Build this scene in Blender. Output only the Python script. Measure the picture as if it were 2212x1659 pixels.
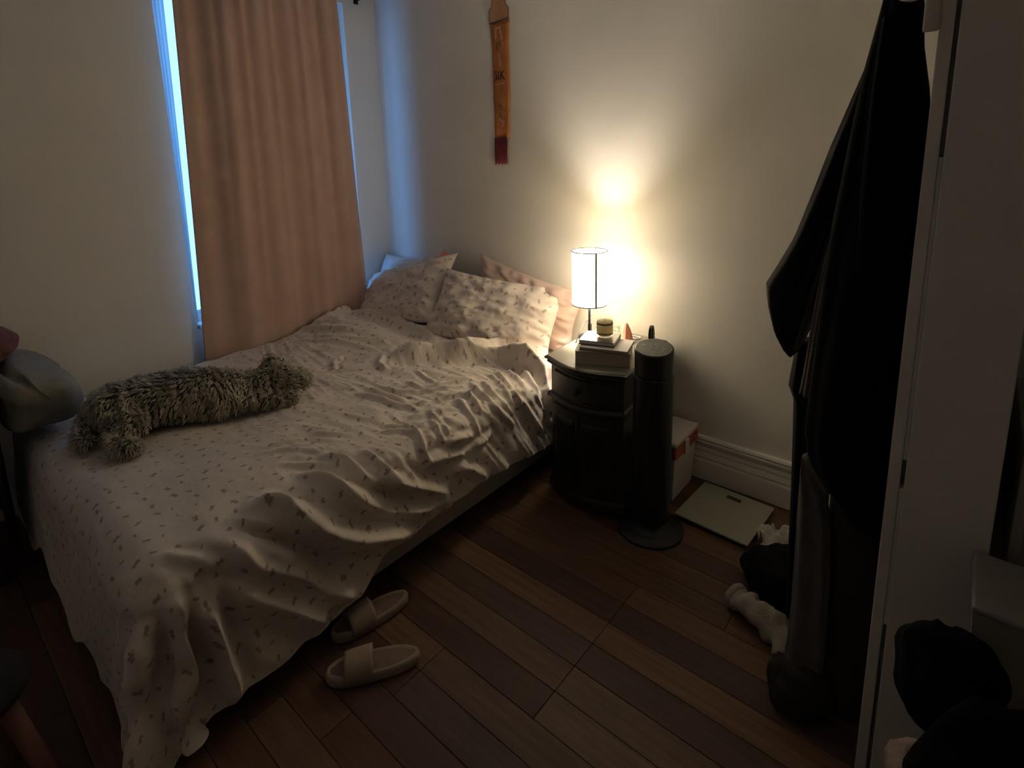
import bpy, bmesh, math, random
import numpy as np
from mathutils import Vector, Matrix

for o in list(bpy.data.objects):
    bpy.data.objects.remove(o)
scene = bpy.context.scene
COL = scene.collection

# ------------------------------------------------------------------ camera, world, exposure
IMG_W, IMG_H = 2212, 1659
CX, CY, FOC = 1106.0, 567.0, 1187.6
CAM = np.array([0.0, 0.0, 1.5])
_down = np.array([(1275 - CX) / FOC, (6650 - CY) / FOC, 1.0]); _down /= np.linalg.norm(_down)
_up = -_down
_v = np.array([(2135 - CX) / FOC, 0, 1.0]); _v[1] = -(_v[0] * _up[0] + _v[2] * _up[2]) / _up[1]
_Y = _v / np.linalg.norm(_v)
_X = np.cross(_Y, _up)
ROT = np.array([_X, _Y, _up])

cam_data = bpy.data.cameras.new('camera')
cam = bpy.data.objects.new('camera', cam_data); COL.objects.link(cam)
_r, _u, _f = ROT @ np.array([1, 0, 0]), ROT @ np.array([0, -1, 0]), ROT @ np.array([0, 0, 1])
cam.matrix_world = Matrix(((_r[0], _u[0], -_f[0], 0), (_r[1], _u[1], -_f[1], 0), (_r[2], _u[2], -_f[2], 1.5), (0, 0, 0, 1)))
cam_data.sensor_width = 36.0
cam_data.lens = FOC / IMG_W * 36.0
cam_data.shift_y = -(0.5 * IMG_H - CY) / IMG_W
cam_data.clip_start = 0.02
scene.camera = cam

world = bpy.data.worlds.new('dusk_sky'); scene.world = world
world.use_nodes = True
world.node_tree.nodes['Background'].inputs[0].default_value = (0.13, 0.42, 1.0, 1)
world.node_tree.nodes['Background'].inputs[1].default_value = 3.4

vs = scene.view_settings
vs.view_transform = 'Standard'; vs.look = 'None'; vs.gamma = 1.0; vs.use_curve_mapping = False
vs.exposure = 0.6
LAMP_POWER = 20.0      # bulb, watts
SHADE_GLOW = 6.8     # radiance of the lit linen
LAMP_COLOR = (1.0, 0.89, 0.74)

portal_data = bpy.data.lights.new('window_portal', 'AREA'); portal_data.shape = 'RECTANGLE'
portal_data.size = 0.75; portal_data.size_y = 1.80; portal_data.energy = 0.0; portal_data.cycles.is_portal = True
portal = bpy.data.objects.new('window_portal', portal_data); COL.objects.link(portal)
portal.location = (-3.245, 1.43, 1.54); portal.rotation_euler = (math.pi / 2, 0, -math.pi / 2)

def ray(u, v): return ROT @ np.array([(u - CX) / FOC, (v - CY) / FOC, 1.0])
def at_z(u, v, z): r = ray(u, v); return CAM + r * ((z - CAM[2]) / r[2])
def at_y(u, v, y): r = ray(u, v); return CAM + r * (y / r[1])
def at_x(u, v, x): r = ray(u, v); return CAM + r * (x / r[0])
def project(P):
    c = (np.asarray(P) - CAM) @ ROT
    return CX + FOC * c[..., 0] / c[..., 2], CY + FOC * c[..., 1] / c[..., 2], c[..., 2]

# ------------------------------------------------------------------ helpers
rng = random.Random(7)
def vnoise(x, y, seed=0):
    """smooth value noise in [-1, 1] on numpy arrays"""
    x = np.asarray(x, float); y = np.asarray(y, float)
    xi = np.floor(x).astype(np.int64); yi = np.floor(y).astype(np.int64)
    fx, fy = x - xi, y - yi
    fx = fx * fx * fx * (fx * (fx * 6 - 15) + 10); fy = fy * fy * fy * (fy * (fy * 6 - 15) + 10)
    def h(i, j):
        n = (i * 374761393 + j * 668265263 + seed * 982451653) & 0x7fffffff
        n = ((n ^ (n >> 13)) * 1274126177) & 0x7fffffff
        n = n ^ (n >> 16)
        return (n & 0xffff) / 32767.5 - 1
    return (h(xi, yi) * (1 - fx) + h(xi + 1, yi) * fx) * (1 - fy) + (h(xi, yi + 1) * (1 - fx) + h(xi + 1, yi + 1) * fx) * fy

def T(o, label=None, cat=None, group=None, kind=None):
    if label: o['label'] = label
    if cat: o['category'] = cat
    if group: o['group'] = group
    if kind: o['kind'] = kind
    return o

def thing(name, loc, label, cat, group=None):
    e = bpy.data.objects.new(name, None); COL.objects.link(e)
    e.location = loc; e.empty_display_size = 0.05
    return T(e, label, cat, group)

def adopt(o, parent):
    if parent is not None:
        o.parent = parent
        M = Matrix.Identity(4); p = parent
        chain = []
        while p is not None:
            chain.append(p); p = p.parent
        for q in reversed(chain):
            M = M @ q.matrix_parent_inverse @ q.matrix_basis if q.parent else M @ q.matrix_basis
        o.matrix_parent_inverse = M.inverted()
    return o

def mesh(name, verts, faces, mat, parent=None, smooth=False, uv=None):
    me = bpy.data.meshes.new(name)
    me.from_pydata([tuple(map(float, v)) for v in verts], [], [tuple(int(i) for i in f) for f in faces])
    if uv is not None:
        lay = me.uv_layers.new(name='UVMap')
        idx = np.empty(len(me.loops), np.int32); me.loops.foreach_get('vertex_index', idx)
        lay.data.foreach_set('uv', np.asarray(uv, np.float32)[idx].ravel())
    me.validate(); me.update()
    if smooth:
        me.polygons.foreach_set('use_smooth', [True] * len(me.polygons))
    o = bpy.data.objects.new(name, me); COL.objects.link(o)
    if mat is not None: me.materials.append(mat)
    return adopt(o, parent)

def join(*parts):
    V, F = [], []
    for v, f in parts:
        n = len(V); V += [tuple(p) for p in v]; F += [tuple(i + n for i in q) for q in f]
    return V, F

def fix(o):
    bm = bmesh.new(); bm.from_mesh(o.data); bmesh.ops.recalc_face_normals(bm, faces=bm.faces); bm.to_mesh(o.data); bm.free()
    return o

def box(x0, x1, y0, y1, z0, z1):
    v = [(x0, y0, z0), (x1, y0, z0), (x1, y1, z0), (x0, y1, z0), (x0, y0, z1), (x1, y0, z1), (x1, y1, z1), (x0, y1, z1)]
    return v, [(0, 3, 2, 1), (4, 5, 6, 7), (0, 1, 5, 4), (1, 2, 6, 5), (2, 3, 7, 6), (3, 0, 4, 7)]

def bbox(x0, x1, y0, y1, z0, z1, b=0.004, seg=2):
    bm = bmesh.new()
    v, f = box(x0, x1, y0, y1, z0, z1)
    bv = [bm.verts.new(p) for p in v]
    for q in f: bm.faces.new([bv[i] for i in q])
    bmesh.ops.bevel(bm, geom=list(bm.edges), offset=b, segments=seg, affect='EDGES', profile=0.5)
    bm.verts.index_update()
    out = [tuple(p.co) for p in bm.verts], [tuple(p.index for p in q.verts) for q in bm.faces]
    bm.free(); return out

def xf(part, M):
    return [tuple(M @ Vector(p)) for p in part[0]], part[1]

def lathe(profile, seg=40, c=(0, 0, 0), cap0=False, cap1=False, ox=None):
    V, F = [], []
    for i, (r, z) in enumerate(profile):
        for k in range(seg):
            a = 2 * math.pi * k / seg
            V.append((c[0] + r * math.cos(a), c[1] + r * math.sin(a), c[2] + z))
    for i in range(len(profile) - 1):
        for k in range(seg):
            k2 = (k + 1) % seg
            F.append((i * seg + k, i * seg + k2, (i + 1) * seg + k2, (i + 1) * seg + k))
    if cap0: F.append(tuple(reversed(range(seg))))
    if cap1: F.append(tuple((len(profile) - 1) * seg + k for k in range(seg)))
    return V, F

def loft(loops, cap=True):
    n = len(loops[0]); V = [p for l in loops for p in l]; F = []
    for i in range(len(loops) - 1):
        for k in range(n):
            k2 = (k + 1) % n
            F.append((i * n + k, i * n + k2, (i + 1) * n + k2, (i + 1) * n + k))
    if cap:
        F.append(tuple(reversed(range(n)))); F.append(tuple((len(loops) - 1) * n + k for k in range(n)))
    return V, F

def tube(pts, r, seg=10, cap=True):
    pts = [Vector(p) for p in pts]; loops = []
    rr = r if isinstance(r, (list, tuple)) else [r] * len(pts)
    ref = None
    for i, p in enumerate(pts):
        t = (pts[min(i + 1, len(pts) - 1)] - pts[max(i - 1, 0)]).normalized()
        if ref is None: ref = Vector((0, 0, 1)) if abs(t.z) < 0.9 else Vector((1, 0, 0))
        a = t.cross(ref).normalized(); b = a.cross(t).normalized(); ref = b
        loops.append([tuple(p + rr[i] * (math.cos(2 * math.pi * k / seg) * a + math.sin(2 * math.pi * k / seg) * b)) for k in range(seg)])
    return loft(loops, cap)

def spline(pts, n=40):
    pts = [Vector(p) for p in pts]; out = []
    P = [pts[0] * 2 - pts[1]] + pts + [pts[-1] * 2 - pts[-2]]
    m = len(pts) - 1
    for i in range(n + 1):
        s = i / n * m; k = min(int(s), m - 1); t = s - k
        a, b, c, d = P[k:k + 4]
        out.append(0.5 * ((2 * b) + (c - a) * t + (2 * a - 5 * b + 4 * c - d) * t * t + (3 * b - a - 3 * c + d) * t ** 3))
    return out

def grid_faces(nu, nv):
    i, j = np.meshgrid(np.arange(nu - 1), np.arange(nv - 1), indexing='ij')
    a = (i * nv + j).ravel()
    return np.stack([a, a + nv, a + nv + 1, a + 1], 1)

# ------------------------------------------------------------------ materials
def new_mat(name):
    m = bpy.data.materials.new(name); m.use_nodes = True
    return m, m.node_tree, m.node_tree.nodes['Principled BSDF']

def mat(name, color, rough=0.6, var=0.08, scale=12.0, bump=0.0, bscale=None, metal=0.0, spec=0.5, sheen=0.0, coords='Object', stretch=None):
    m, nt, b = new_mat(name)
    tc = nt.nodes.new('ShaderNodeTexCoord'); src = tc.outputs[coords]
    if stretch:
        mp = nt.nodes.new('ShaderNodeMapping'); mp.inputs['Scale'].default_value = stretch
        nt.links.new(src, mp.inputs['Vector']); src = mp.outputs[0]
    n = nt.nodes.new('ShaderNodeTexNoise'); n.inputs['Scale'].default_value = scale; n.inputs['Detail'].default_value = 5
    nt.links.new(src, n.inputs['Vector'])
    r = nt.nodes.new('ShaderNodeValToRGB')
    r.color_ramp.elements[0].position = 0.3; r.color_ramp.elements[1].position = 0.7
    r.color_ramp.elements[0].color = tuple(max(0, c * (1 - var)) for c in color) + (1,)
    r.color_ramp.elements[1].color = tuple(min(1, c * (1 + var)) for c in color) + (1,)
    nt.links.new(n.outputs['Fac'], r.inputs['Fac']); nt.links.new(r.outputs[0], b.inputs['Base Color'])
    b.inputs['Roughness'].default_value = rough; b.inputs['Metallic'].default_value = metal
    b.inputs['Specular IOR Level'].default_value = spec
    if sheen: b.inputs['Sheen Weight'].default_value = sheen
    if bump:
        n2 = nt.nodes.new('ShaderNodeTexNoise'); n2.inputs['Scale'].default_value = bscale or scale * 4; n2.inputs['Detail'].default_value = 4
        nt.links.new(src, n2.inputs['Vector'])
        bp = nt.nodes.new('ShaderNodeBump'); bp.inputs['Strength'].default_value = bump; bp.inputs['Distance'].default_value = 0.01
        nt.links.new(n2.outputs['Fac'], bp.inputs['Height']); nt.links.new(bp.outputs[0], b.inputs['Normal'])
    return m

def floral_mat(name, base, sprig, sprig2, spacing=0.062, size=1.0):
    m, nt, b = new_mat(name); N = nt.nodes.new; L = nt.links.new
    uv = N('ShaderNodeTexCoord').outputs['UV']
    wob = N('ShaderNodeTexNoise'); wob.inputs['Scale'].default_value = 120; L(uv, wob.inputs['Vector'])
    def vm(op, a, bb):
        n = N('ShaderNodeVectorMath'); n.operation = op
        for s, i in ((a, 0), (bb, 1)):
            if hasattr(s, 'is_output'): L(s, n.inputs[i])
            elif isinstance(s, (tuple, list)): n.inputs[i].default_value = s
            elif s is not None: n.inputs['Scale'].default_value = s
        return n.outputs[1] if op == 'LENGTH' else n.outputs[0]
    def mth(op, a, bb=None, c=None):
        n = N('ShaderNodeMath'); n.operation = op
        for i, s in enumerate((a, bb, c)):
            if s is None: continue
            if hasattr(s, 'is_output'): L(s, n.inputs[i])
            else: n.inputs[i].default_value = s
        return n.outputs[0]
    w0 = vm('SUBTRACT', wob.outputs['Color'], (0.5, 0.5, 0.5))
    w1 = N('ShaderNodeVectorMath'); w1.operation = 'SCALE'; L(w0, w1.inputs[0]); w1.inputs['Scale'].default_value = 0.006
    uvw = vm('ADD', uv, w1.outputs[0])
    vo = N('ShaderNodeTexVoronoi'); vo.voronoi_dimensions = '2D'; vo.inputs['Scale'].default_value = 1.0 / spacing; vo.inputs['Randomness'].default_value = 0.62
    L(uvw, vo.inputs['Vector'])
    loc = vm('SUBTRACT', uvw, vo.outputs['Position'])
    sp = N('ShaderNodeSeparateColor'); L(vo.outputs['Color'], sp.inputs[0])
    vr = N('ShaderNodeVectorRotate'); vr.rotation_type = 'Z_AXIS'
    L(loc, vr.inputs['Vector']); L(mth('MULTIPLY', sp.outputs[0], 6.283), vr.inputs['Angle'])
    sz = mth('MULTIPLY_ADD', sp.outputs[1], 0.75 * size, 0.45 * size)
    xyz = N('ShaderNodeSeparateXYZ'); L(vr.outputs[0], xyz.inputs[0])
    X, Y = mth('DIVIDE', xyz.outputs[0], sz), mth('DIVIDE', xyz.outputs[1], sz)
    def ell(cx, cy, rx, ry):
        dx = mth('DIVIDE', mth('SUBTRACT', X, cx), rx); dy = mth('DIVIDE', mth('SUBTRACT', Y, cy), ry)
        d = mth('SQRT', mth('ADD', mth('MULTIPLY', dx, dx), mth('MULTIPLY', dy, dy)))
        mr = N('ShaderNodeMapRange'); mr.interpolation_type = 'SMOOTHSTEP'
        L(d, mr.inputs[0]); mr.inputs[1].default_value = 1.25; mr.inputs[2].default_value = 0.7
        mr.inputs[3].default_value = 0; mr.inputs[4].default_value = 1
        return mr.outputs[0]
    leaves = mth('MAXIMUM', ell(0.0, 0.0, 0.0120, 0.0046), mth('MAXIMUM', ell(0.005, 0.006, 0.0044, 0.0070), ell(-0.005, -0.0060, 0.0075, 0.0040)))
    flower = ell(0.012, 0.004, 0.0062, 0.0052)
    fine = N('ShaderNodeTexNoise'); fine.inputs['Scale'].default_value = 14; fine.inputs['Detail'].default_value = 4; L(uv, fine.inputs['Vector'])
    rp = N('ShaderNodeValToRGB'); rp.color_ramp.elements[0].position = 0.3; rp.color_ramp.elements[1].position = 0.7
    rp.color_ramp.elements[0].color = tuple(c * 0.95 for c in base) + (1,); rp.color_ramp.elements[1].color = tuple(min(1, c * 1.04) for c in base) + (1,)
    L(fine.outputs['Fac'], rp.inputs['Fac'])
    def mix(f, a, c2):
        n = N('ShaderNodeMix'); n.data_type = 'RGBA'; L(f, n.inputs[0]); L(a, n.inputs[6]); n.inputs[7].default_value = tuple(c2) + (1,)
        return n.outputs[2]
    c = mix(mth('MULTIPLY', flower, 0.8), rp.outputs[0], sprig2)
    c = mix(mth('MULTIPLY', leaves, 0.88), c, sprig)
    L(c, b.inputs['Base Color']); b.inputs['Roughness'].default_value = 0.85; b.inputs['Specular IOR Level'].default_value = 0.15
    b.inputs['Sheen Weight'].default_value = 0.15
    wv = N('ShaderNodeTexNoise'); wv.inputs['Scale'].default_value = 45; wv.inputs['Detail'].default_value = 5; L(uv, wv.inputs['Vector'])
    bp = N('ShaderNodeBump'); bp.inputs['Strength'].default_value = 0.35; bp.inputs['Distance'].default_value = 0.006
    L(wv.outputs['Fac'], bp.inputs['Height']); L(bp.outputs[0], b.inputs['Normal'])
    return m

def plank_mat():
    m, nt, b = new_mat('plank_wood'); N = nt.nodes.new; L = nt.links.new
    oi = N('ShaderNodeObjectInfo'); tc = N('ShaderNodeTexCoord')
    ad = N('ShaderNodeVectorMath'); ad.operation = 'ADD'
    cmb = N('ShaderNodeCombineXYZ'); mul = N('ShaderNodeMath'); mul.operation = 'MULTIPLY'; mul.inputs[1].default_value = 37.0
    L(oi.outputs['Random'], mul.inputs[0]); L(mul.outputs[0], cmb.inputs[0]); L(mul.outputs[0], cmb.inputs[1])
    L(tc.outputs['Object'], ad.inputs[0]); L(cmb.outputs[0], ad.inputs[1])
    mp = N('ShaderNodeMapping'); mp.inputs['Scale'].default_value = (2.2, 38, 10); L(ad.outputs[0], mp.inputs['Vector'])
    n = N('ShaderNodeTexNoise'); n.inputs['Scale'].default_value = 1.6; n.inputs['Detail'].default_value = 8; n.inputs['Roughness'].default_value = 0.65
    L(mp.outputs[0], n.inputs['Vector'])
    rp = N('ShaderNodeValToRGB'); rp.color_ramp.elements[0].position = 0.28; rp.color_ramp.elements[1].position = 0.75
    rp.color_ramp.elements[0].color = (0.62, 0.55, 0.5, 1); rp.color_ramp.elements[1].color = (1.25, 1.2, 1.15, 1)
    L(n.outputs['Fac'], rp.inputs['Fac'])
    mx = N('ShaderNodeMix'); mx.data_type = 'RGBA'; mx.blend_type = 'MULTIPLY'; mx.inputs[0].default_value = 1
    L(oi.outputs['Color'], mx.inputs[6]); L(rp.outputs[0], mx.inputs[7]); L(mx.outputs[2], b.inputs['Base Color'])
    b.inputs['Roughness'].default_value = 0.5; b.inputs['Specular IOR Level'].default_value = 0.35
    bp = N('ShaderNodeBump'); bp.inputs['Strength'].default_value = 0.12; bp.inputs['Distance'].default_value = 0.003
    L(n.outputs['Fac'], bp.inputs['Height']); L(bp.outputs[0], b.inputs['Normal'])
    return m

def glass_mat(name, tint=(1, 1, 1), gloss=0.08):
    m = bpy.data.materials.new(name); m.use_nodes = True; nt = m.node_tree
    nt.nodes.remove(nt.nodes['Principled BSDF'])
    tr = nt.nodes.new('ShaderNodeBsdfTransparent'); tr.inputs[0].default_value = tuple(tint) + (1,)
    gl = nt.nodes.new('ShaderNodeBsdfGlossy'); gl.inputs['Roughness'].default_value = 0.05
    lw0 = nt.nodes.new('ShaderNodeLayerWeight'); lw0.inputs['Blend'].default_value = 0.5
    lw = nt.nodes.new('ShaderNodeMath'); lw.operation = 'POWER'; lw.inputs[1].default_value = 5.0; nt.links.new(lw0.outputs['Facing'], lw.inputs[0])
    mp = nt.nodes.new('ShaderNodeMath'); mp.operation = 'MULTIPLY_ADD'; mp.inputs[1].default_value = 0.5; mp.inputs[2].default_value = gloss; mp.use_clamp = True
    mx = nt.nodes.new('ShaderNodeMixShader')
    nt.links.new(lw.outputs[0], mp.inputs[0]); nt.links.new(mp.outputs[0], mx.inputs[0])
    nt.links.new(tr.outputs[0], mx.inputs[1]); nt.links.new(gl.outputs[0], mx.inputs[2])
    nt.links.new(mx.outputs[0], nt.nodes['Material Output'].inputs[0])
    return m

M_WALL = mat('wall_paint', (0.88, 0.84, 0.765), 0.75, 0.03, 3.0, 0.04, 60)
M_CEIL = mat('ceiling_paint', (0.93, 0.91, 0.88), 0.85, 0.03, 3.0)
M_TRIM = mat('trim_paint', (0.80, 0.76, 0.70), 0.45, 0.04, 6.0, 0.05, 30)
M_SUB = mat('subfloor', (0.05, 0.035, 0.025), 0.9, 0.1)
M_PLANK = plank_mat()
M_WINFRAME = mat('window_paint', (0.72, 0.72, 0.72), 0.4, 0.04, 8.0)
M_GLASS = glass_mat('window_glass', (0.95, 0.97, 1.0), 0.02)
M_CURTAIN = mat('curtain_cloth', (0.68, 0.46, 0.375), 0.9, 0.05, 8, 0.15, 400, sheen=0.2, spec=0.1)
M_DARKMETAL = mat('dark_metal', (0.03, 0.025, 0.025), 0.4, 0.1, metal=0.7)
M_FLORAL = floral_mat('floral_duvet_cloth', (0.80, 0.71, 0.63), (0.37, 0.285, 0.22), (0.60, 0.45, 0.39), 0.054, 0.76)
M_FLORALP = floral_mat('floral_pillow_cloth', (0.80, 0.70, 0.63), (0.40, 0.31, 0.24), (0.62, 0.46, 0.40), 0.054, 0.88)
M_SATIN = mat('pink_pillow_cloth', (0.66, 0.49, 0.42), 0.55, 0.05, 8, 0.2, 30, sheen=0.2)
M_WHITECLOTH = mat('white_pillow_cloth', (0.74, 0.73, 0.72), 0.8, 0.03, 8, 0.15, 40)
M_SHEET = mat('cream_sheet_cloth', (0.70, 0.61, 0.52), 0.8, 0.03, 8, 0.2, 40)
M_BOXSPRING = mat('box_spring_cloth', (0.42, 0.37, 0.31), 0.9, 0.06, 20, 0.2, 200)
M_PINKCLOTH = mat('pink_cloth', (0.62, 0.27, 0.22), 0.85, 0.1, 15, 0.2, 80)

# ------------------------------------------------------------------ the room
XL, XR, YB, YF_, ZC = -3.10, 1.30, 2.325, -1.30, 2.75
WIN_Y0, WIN_Y1, WIN_Z0, WIN_Z1 = 1.044, 2.095, 0.64, 2.44
def struct(name, part, m, parent=None, smooth=False):
    o = mesh(name, part[0], part[1], m, parent, smooth)
    if parent is None: o['kind'] = 'structure'
    return o

floor = struct('floor', box(XL - 0.15, XR + 0.1, YF_ - 0.1, YB + 0.1, -0.12, -0.010), M_SUB)
tones = [(0.105, 0.052, 0.030), (0.125, 0.066, 0.038), (0.155, 0.082, 0.044), (0.090, 0.047, 0.030), (0.115, 0.066, 0.046),
         (0.17, 0.092, 0.048), (0.13, 0.075, 0.050), (0.098, 0.050, 0.036)]
row_h, n_row = 0.1, 0
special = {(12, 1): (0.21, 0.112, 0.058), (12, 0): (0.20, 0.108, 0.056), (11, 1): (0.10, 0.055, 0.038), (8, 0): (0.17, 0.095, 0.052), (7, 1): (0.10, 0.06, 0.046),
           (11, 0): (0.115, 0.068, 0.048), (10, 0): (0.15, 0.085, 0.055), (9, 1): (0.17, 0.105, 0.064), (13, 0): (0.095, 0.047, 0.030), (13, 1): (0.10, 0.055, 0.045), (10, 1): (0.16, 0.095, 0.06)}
for k in range(-14, 24):
    y0 = 0.046 + 0.1 * k; y1 = min(y0 + row_h, YB)
    if y0 >= YB or y1 < YF_: continue
    r2 = random.Random(100 + k)
    cut = -0.78 if 9 <= k <= 14 else -0.78 + r2.choice([-0.6, -0.35, 0.3, 0.55, 0.8, -0.9])
    cuts = sorted([c for c in (cut - 2.4, cut - 1.2, cut, cut + 1.2, cut + 2.4, cut - 3.6) if XL + 0.05 < c < XR - 0.05])
    edges = [XL] + cuts + [XR]
    for a, c in zip(edges[:-1], edges[1:]):
        p = bbox(a + 0.0006, c - 0.0006, y0 + 0.0006, y1 - 0.0006, -0.010, 0.0, 0.0012, 1)
        o = mesh('plank', p[0], p[1], M_PLANK, floor)
        side = 0 if (a + c) / 2 < -0.78 and c <= -0.7 else 1
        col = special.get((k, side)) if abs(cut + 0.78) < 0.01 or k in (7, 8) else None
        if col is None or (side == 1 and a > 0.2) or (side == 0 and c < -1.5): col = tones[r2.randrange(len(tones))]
        o.color = tuple(c * 1.2 * k_ for c, k_ in zip(col, (0.95, 1.02, 1.12))) + (1,)

struct('wall_back', box(XL - 0.15, XR + 0.1, YB, YB + 0.1, -0.1, ZC + 0.1), M_WALL)
struct('wall_front', box(XL - 0.15, XR + 0.1, YF_ - 0.1, YF_, -0.1, ZC + 0.1), M_WALL)
struct('wall_east', box(XR, XR + 0.1, YF_, YB, -0.1, ZC + 0.1), M_WALL)
struct('ceiling', box(XL - 0.15, XR + 0.1, YF_ - 0.1, YB + 0.1, ZC, ZC + 0.1), M_CEIL)
wl = join(box(XL - 0.15, XL, YF_, WIN_Y0, -0.1, ZC), box(XL - 0.15, XL, WIN_Y1, YB, -0.1, ZC),
          box(XL - 0.15, XL, WIN_Y0, WIN_Y1, -0.1, WIN_Z0), box(XL - 0.15, XL, WIN_Y0, WIN_Y1, WIN_Z1, ZC))
struct('wall_left', wl, M_WALL)

# short wall on the right whose end faces the camera
struct('wall_right', box(-0.085, 0.083, 1.334, YB, -0.01, ZC), M_WALL)
struct('trim_1', bbox(-0.0885, -0.067, 1.292, 1.334, 0.0, ZC - 0.001, 0.002), M_TRIM)
struct('trim_2', bbox(-0.0595, 0.083, 1.288, 1.334, 0.0, ZC - 0.001, 0.0025), M_TRIM)
struct('trim_3', bbox(-0.0668, -0.0597, 1.2945, 1.334, 0.47, 0.80, 0.0008, 1), M_TRIM)
struct('trim_4', bbox(-0.0668, -0.0597, 1.2945, 1.334, 0.865, 1.475, 0.0008, 1), M_TRIM)

# baseboards with a stepped profile
def baseboard(name, x0, x1, y, m=M_TRIM):
    prof = [(0.0, 0.004), (0.022, 0.004), (0.022, 0.095), (0.019, 0.108), (0.021, 0.116), (0.016, 0.140), (0.017, 0.150), (0.013, 0.165), (0.019, 0.178), (0.021, 0.188), (0.017, 0.195), (0.021, 0.203), (0.016, 0.212), (0.0, 0.214)]
    V = [(x0, y - d, z) for d, z in prof] + [(x1, y - d, z) for d, z in prof]; n = len(prof)
    F = [(i, i + 1, n + i + 1, n + i) for i in range(n - 1)] + [tuple(range(n)), tuple(reversed(range(n, 2 * n)))]
    o = fix(mesh(name, V, F, m)); o['kind'] = 'structure'; return o
baseboard('baseboard_back', XL + 0.001, -0.086, YB)

# window: frame, sashes, panes, sill
win = struct('window_1', join(box(XL - 0.13, XL - 0.07, WIN_Y0 + 0.001, WIN_Y0 + 0.022, WIN_Z0 + 0.001, WIN_Z1 - 0.001), box(XL - 0.13, XL - 0.07, WIN_Y1 - 0.25, WIN_Y1 - 0.001, WIN_Z0 + 0.001, WIN_Z1 - 0.001),  # wide right side, unseen behind the curtain, added to narrow the daylight band
                              box(XL - 0.13, XL - 0.07, WIN_Y0 + 0.022, WIN_Y1 - 0.25, WIN_Z0 + 0.001, WIN_Z0 + 0.05), box(XL - 0.13, XL - 0.07, WIN_Y0 + 0.022, WIN_Y1 - 0.25, WIN_Z1 - 0.05, WIN_Z1 - 0.001)), M_WINFRAME)
for zc0, zc1, xo in ((WIN_Z0 + 0.05, WIN_Z1 - 0.05, 0.085),):
    y0, y1 = WIN_Y0 + 0.023, WIN_Y1 - 0.251
    s = mesh('sash', *join(box(XL - xo - 0.015, XL - xo, y0, y0 + 0.006, zc0, zc1), box(XL - xo - 0.015, XL - xo, y1 - 0.012, y1, zc0, zc1),
                           box(XL - xo - 0.015, XL - xo, y0 + 0.006, y1 - 0.012, zc0, zc0 + 0.03), box(XL - xo - 0.015, XL - xo, y0 + 0.006, y1 - 0.012, zc1 - 0.02, zc1)), M_WINFRAME, win)
    mesh('pane', *box(XL - xo - 0.010, XL - xo - 0.006, y0 + 0.006, y1 - 0.012, zc0 + 0.03, zc1 - 0.02), M_GLASS, s)
mesh('window_sill', *bbox(XL - 0.068, XL + 0.012, WIN_Y0 + 0.002, WIN_Y1 - 0.002, WIN_Z0 + 0.001, WIN_Z0 + 0.022, 0.004), M_WINFRAME, win)

# sheer white panel hanging inside the window recess
M_SHEER = bpy.data.materials.new('sheer_cloth'); M_SHEER.use_nodes = True
_n = M_SHEER.node_tree; _n.nodes.remove(_n.nodes['Principled BSDF'])
_tc = _n.nodes.new('ShaderNodeTexCoord'); _no = _n.nodes.new('ShaderNodeTexNoise'); _no.inputs['Scale'].default_value = 30
_mp = _n.nodes.new('ShaderNodeMapping'); _mp.inputs['Scale'].default_value = (1, 4, 0.1)
_cr = _n.nodes.new('ShaderNodeValToRGB'); _cr.color_ramp.elements[0].color = (0.12, 0.12, 0.12, 1); _cr.color_ramp.elements[1].color = (0.30, 0.30, 0.30, 1)
_n.links.new(_tc.outputs['Object'], _mp.inputs[0]); _n.links.new(_mp.outputs[0], _no.inputs['Vector']); _n.links.new(_no.outputs['Fac'], _cr.inputs[0])
_tr = _n.nodes.new('ShaderNodeBsdfTranslucent'); _di = _n.nodes.new('ShaderNodeBsdfDiffuse'); _di.inputs[0].default_value = (0.5, 0.5, 0.5, 1); _ad = _n.nodes.new('ShaderNodeAddShader')
_n.links.new(_cr.outputs[0], _tr.inputs[0]); _n.links.new(_tr.outputs[0], _ad.inputs[0]); _n.links.new(_di.outputs[0], _ad.inputs[1]); _n.links.new(_ad.outputs[0], _n.nodes['Material Output'].inputs[0])
nu, nv = 30, 40
U, Vv = np.meshgrid(np.linspace(0, 1, nu), np.linspace(0, 1, nv), indexing='ij')
P = np.stack([XL - 0.045 + 0.008 * np.sin(U * 22 + Vv), (WIN_Y0 + 0.006) + (0.012 + 0.056 * Vv) * U, WIN_Z0 + 0.026 + (WIN_Z1 - WIN_Z0 - 0.03) * Vv], -1).reshape(-1, 3)
shr = mesh('sheer_curtain', P, grid_faces(nu, nv), M_SHEER, None, True)
T(shr, 'narrow white sheer panel inside the window recess, left of the pink curtain', 'curtain')

# curtain on its rod
cur = thing('curtain', (-2.992, 1.53, 0.525), 'dusty pink curtain hanging in soft folds over the window', 'curtain')
nu, nv = 160, 60
U, Vv = np.meshgrid(np.linspace(0, 1, nu), np.linspace(0, 1, nv), indexing='ij')
yl = 1.028 + 0.088 * Vv ** 0.9; yr = 2.040 - 0.036 * Vv
wave = 0.55 * np.sin(U * 2 * math.pi * 4.6 + 0.5 + 0.9 * np.sin(Vv * 1.7) + 0.8 * np.sin(U * 5)) + 0.35 * np.sin(U * 2 * math.pi * 11.3 + 2 + Vv * 1.2) * (0.35 + 0.65 * Vv) + 0.5 * vnoise(U * 7, Vv * 1.6 + 3, 5)
amp = 0.015 + 0.014 * Vv
cx_ = -3.050 + 0.060 * np.clip(U * 4, 0, 1) + amp * wave * np.clip(0.35 + U * 3, 0, 1)
cyy = yl + (yr - yl) * U + 0.006 * np.cos(U * 2 * math.pi * 6.4)
czz = 0.44 + (2.475 - 0.44) * Vv
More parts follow.
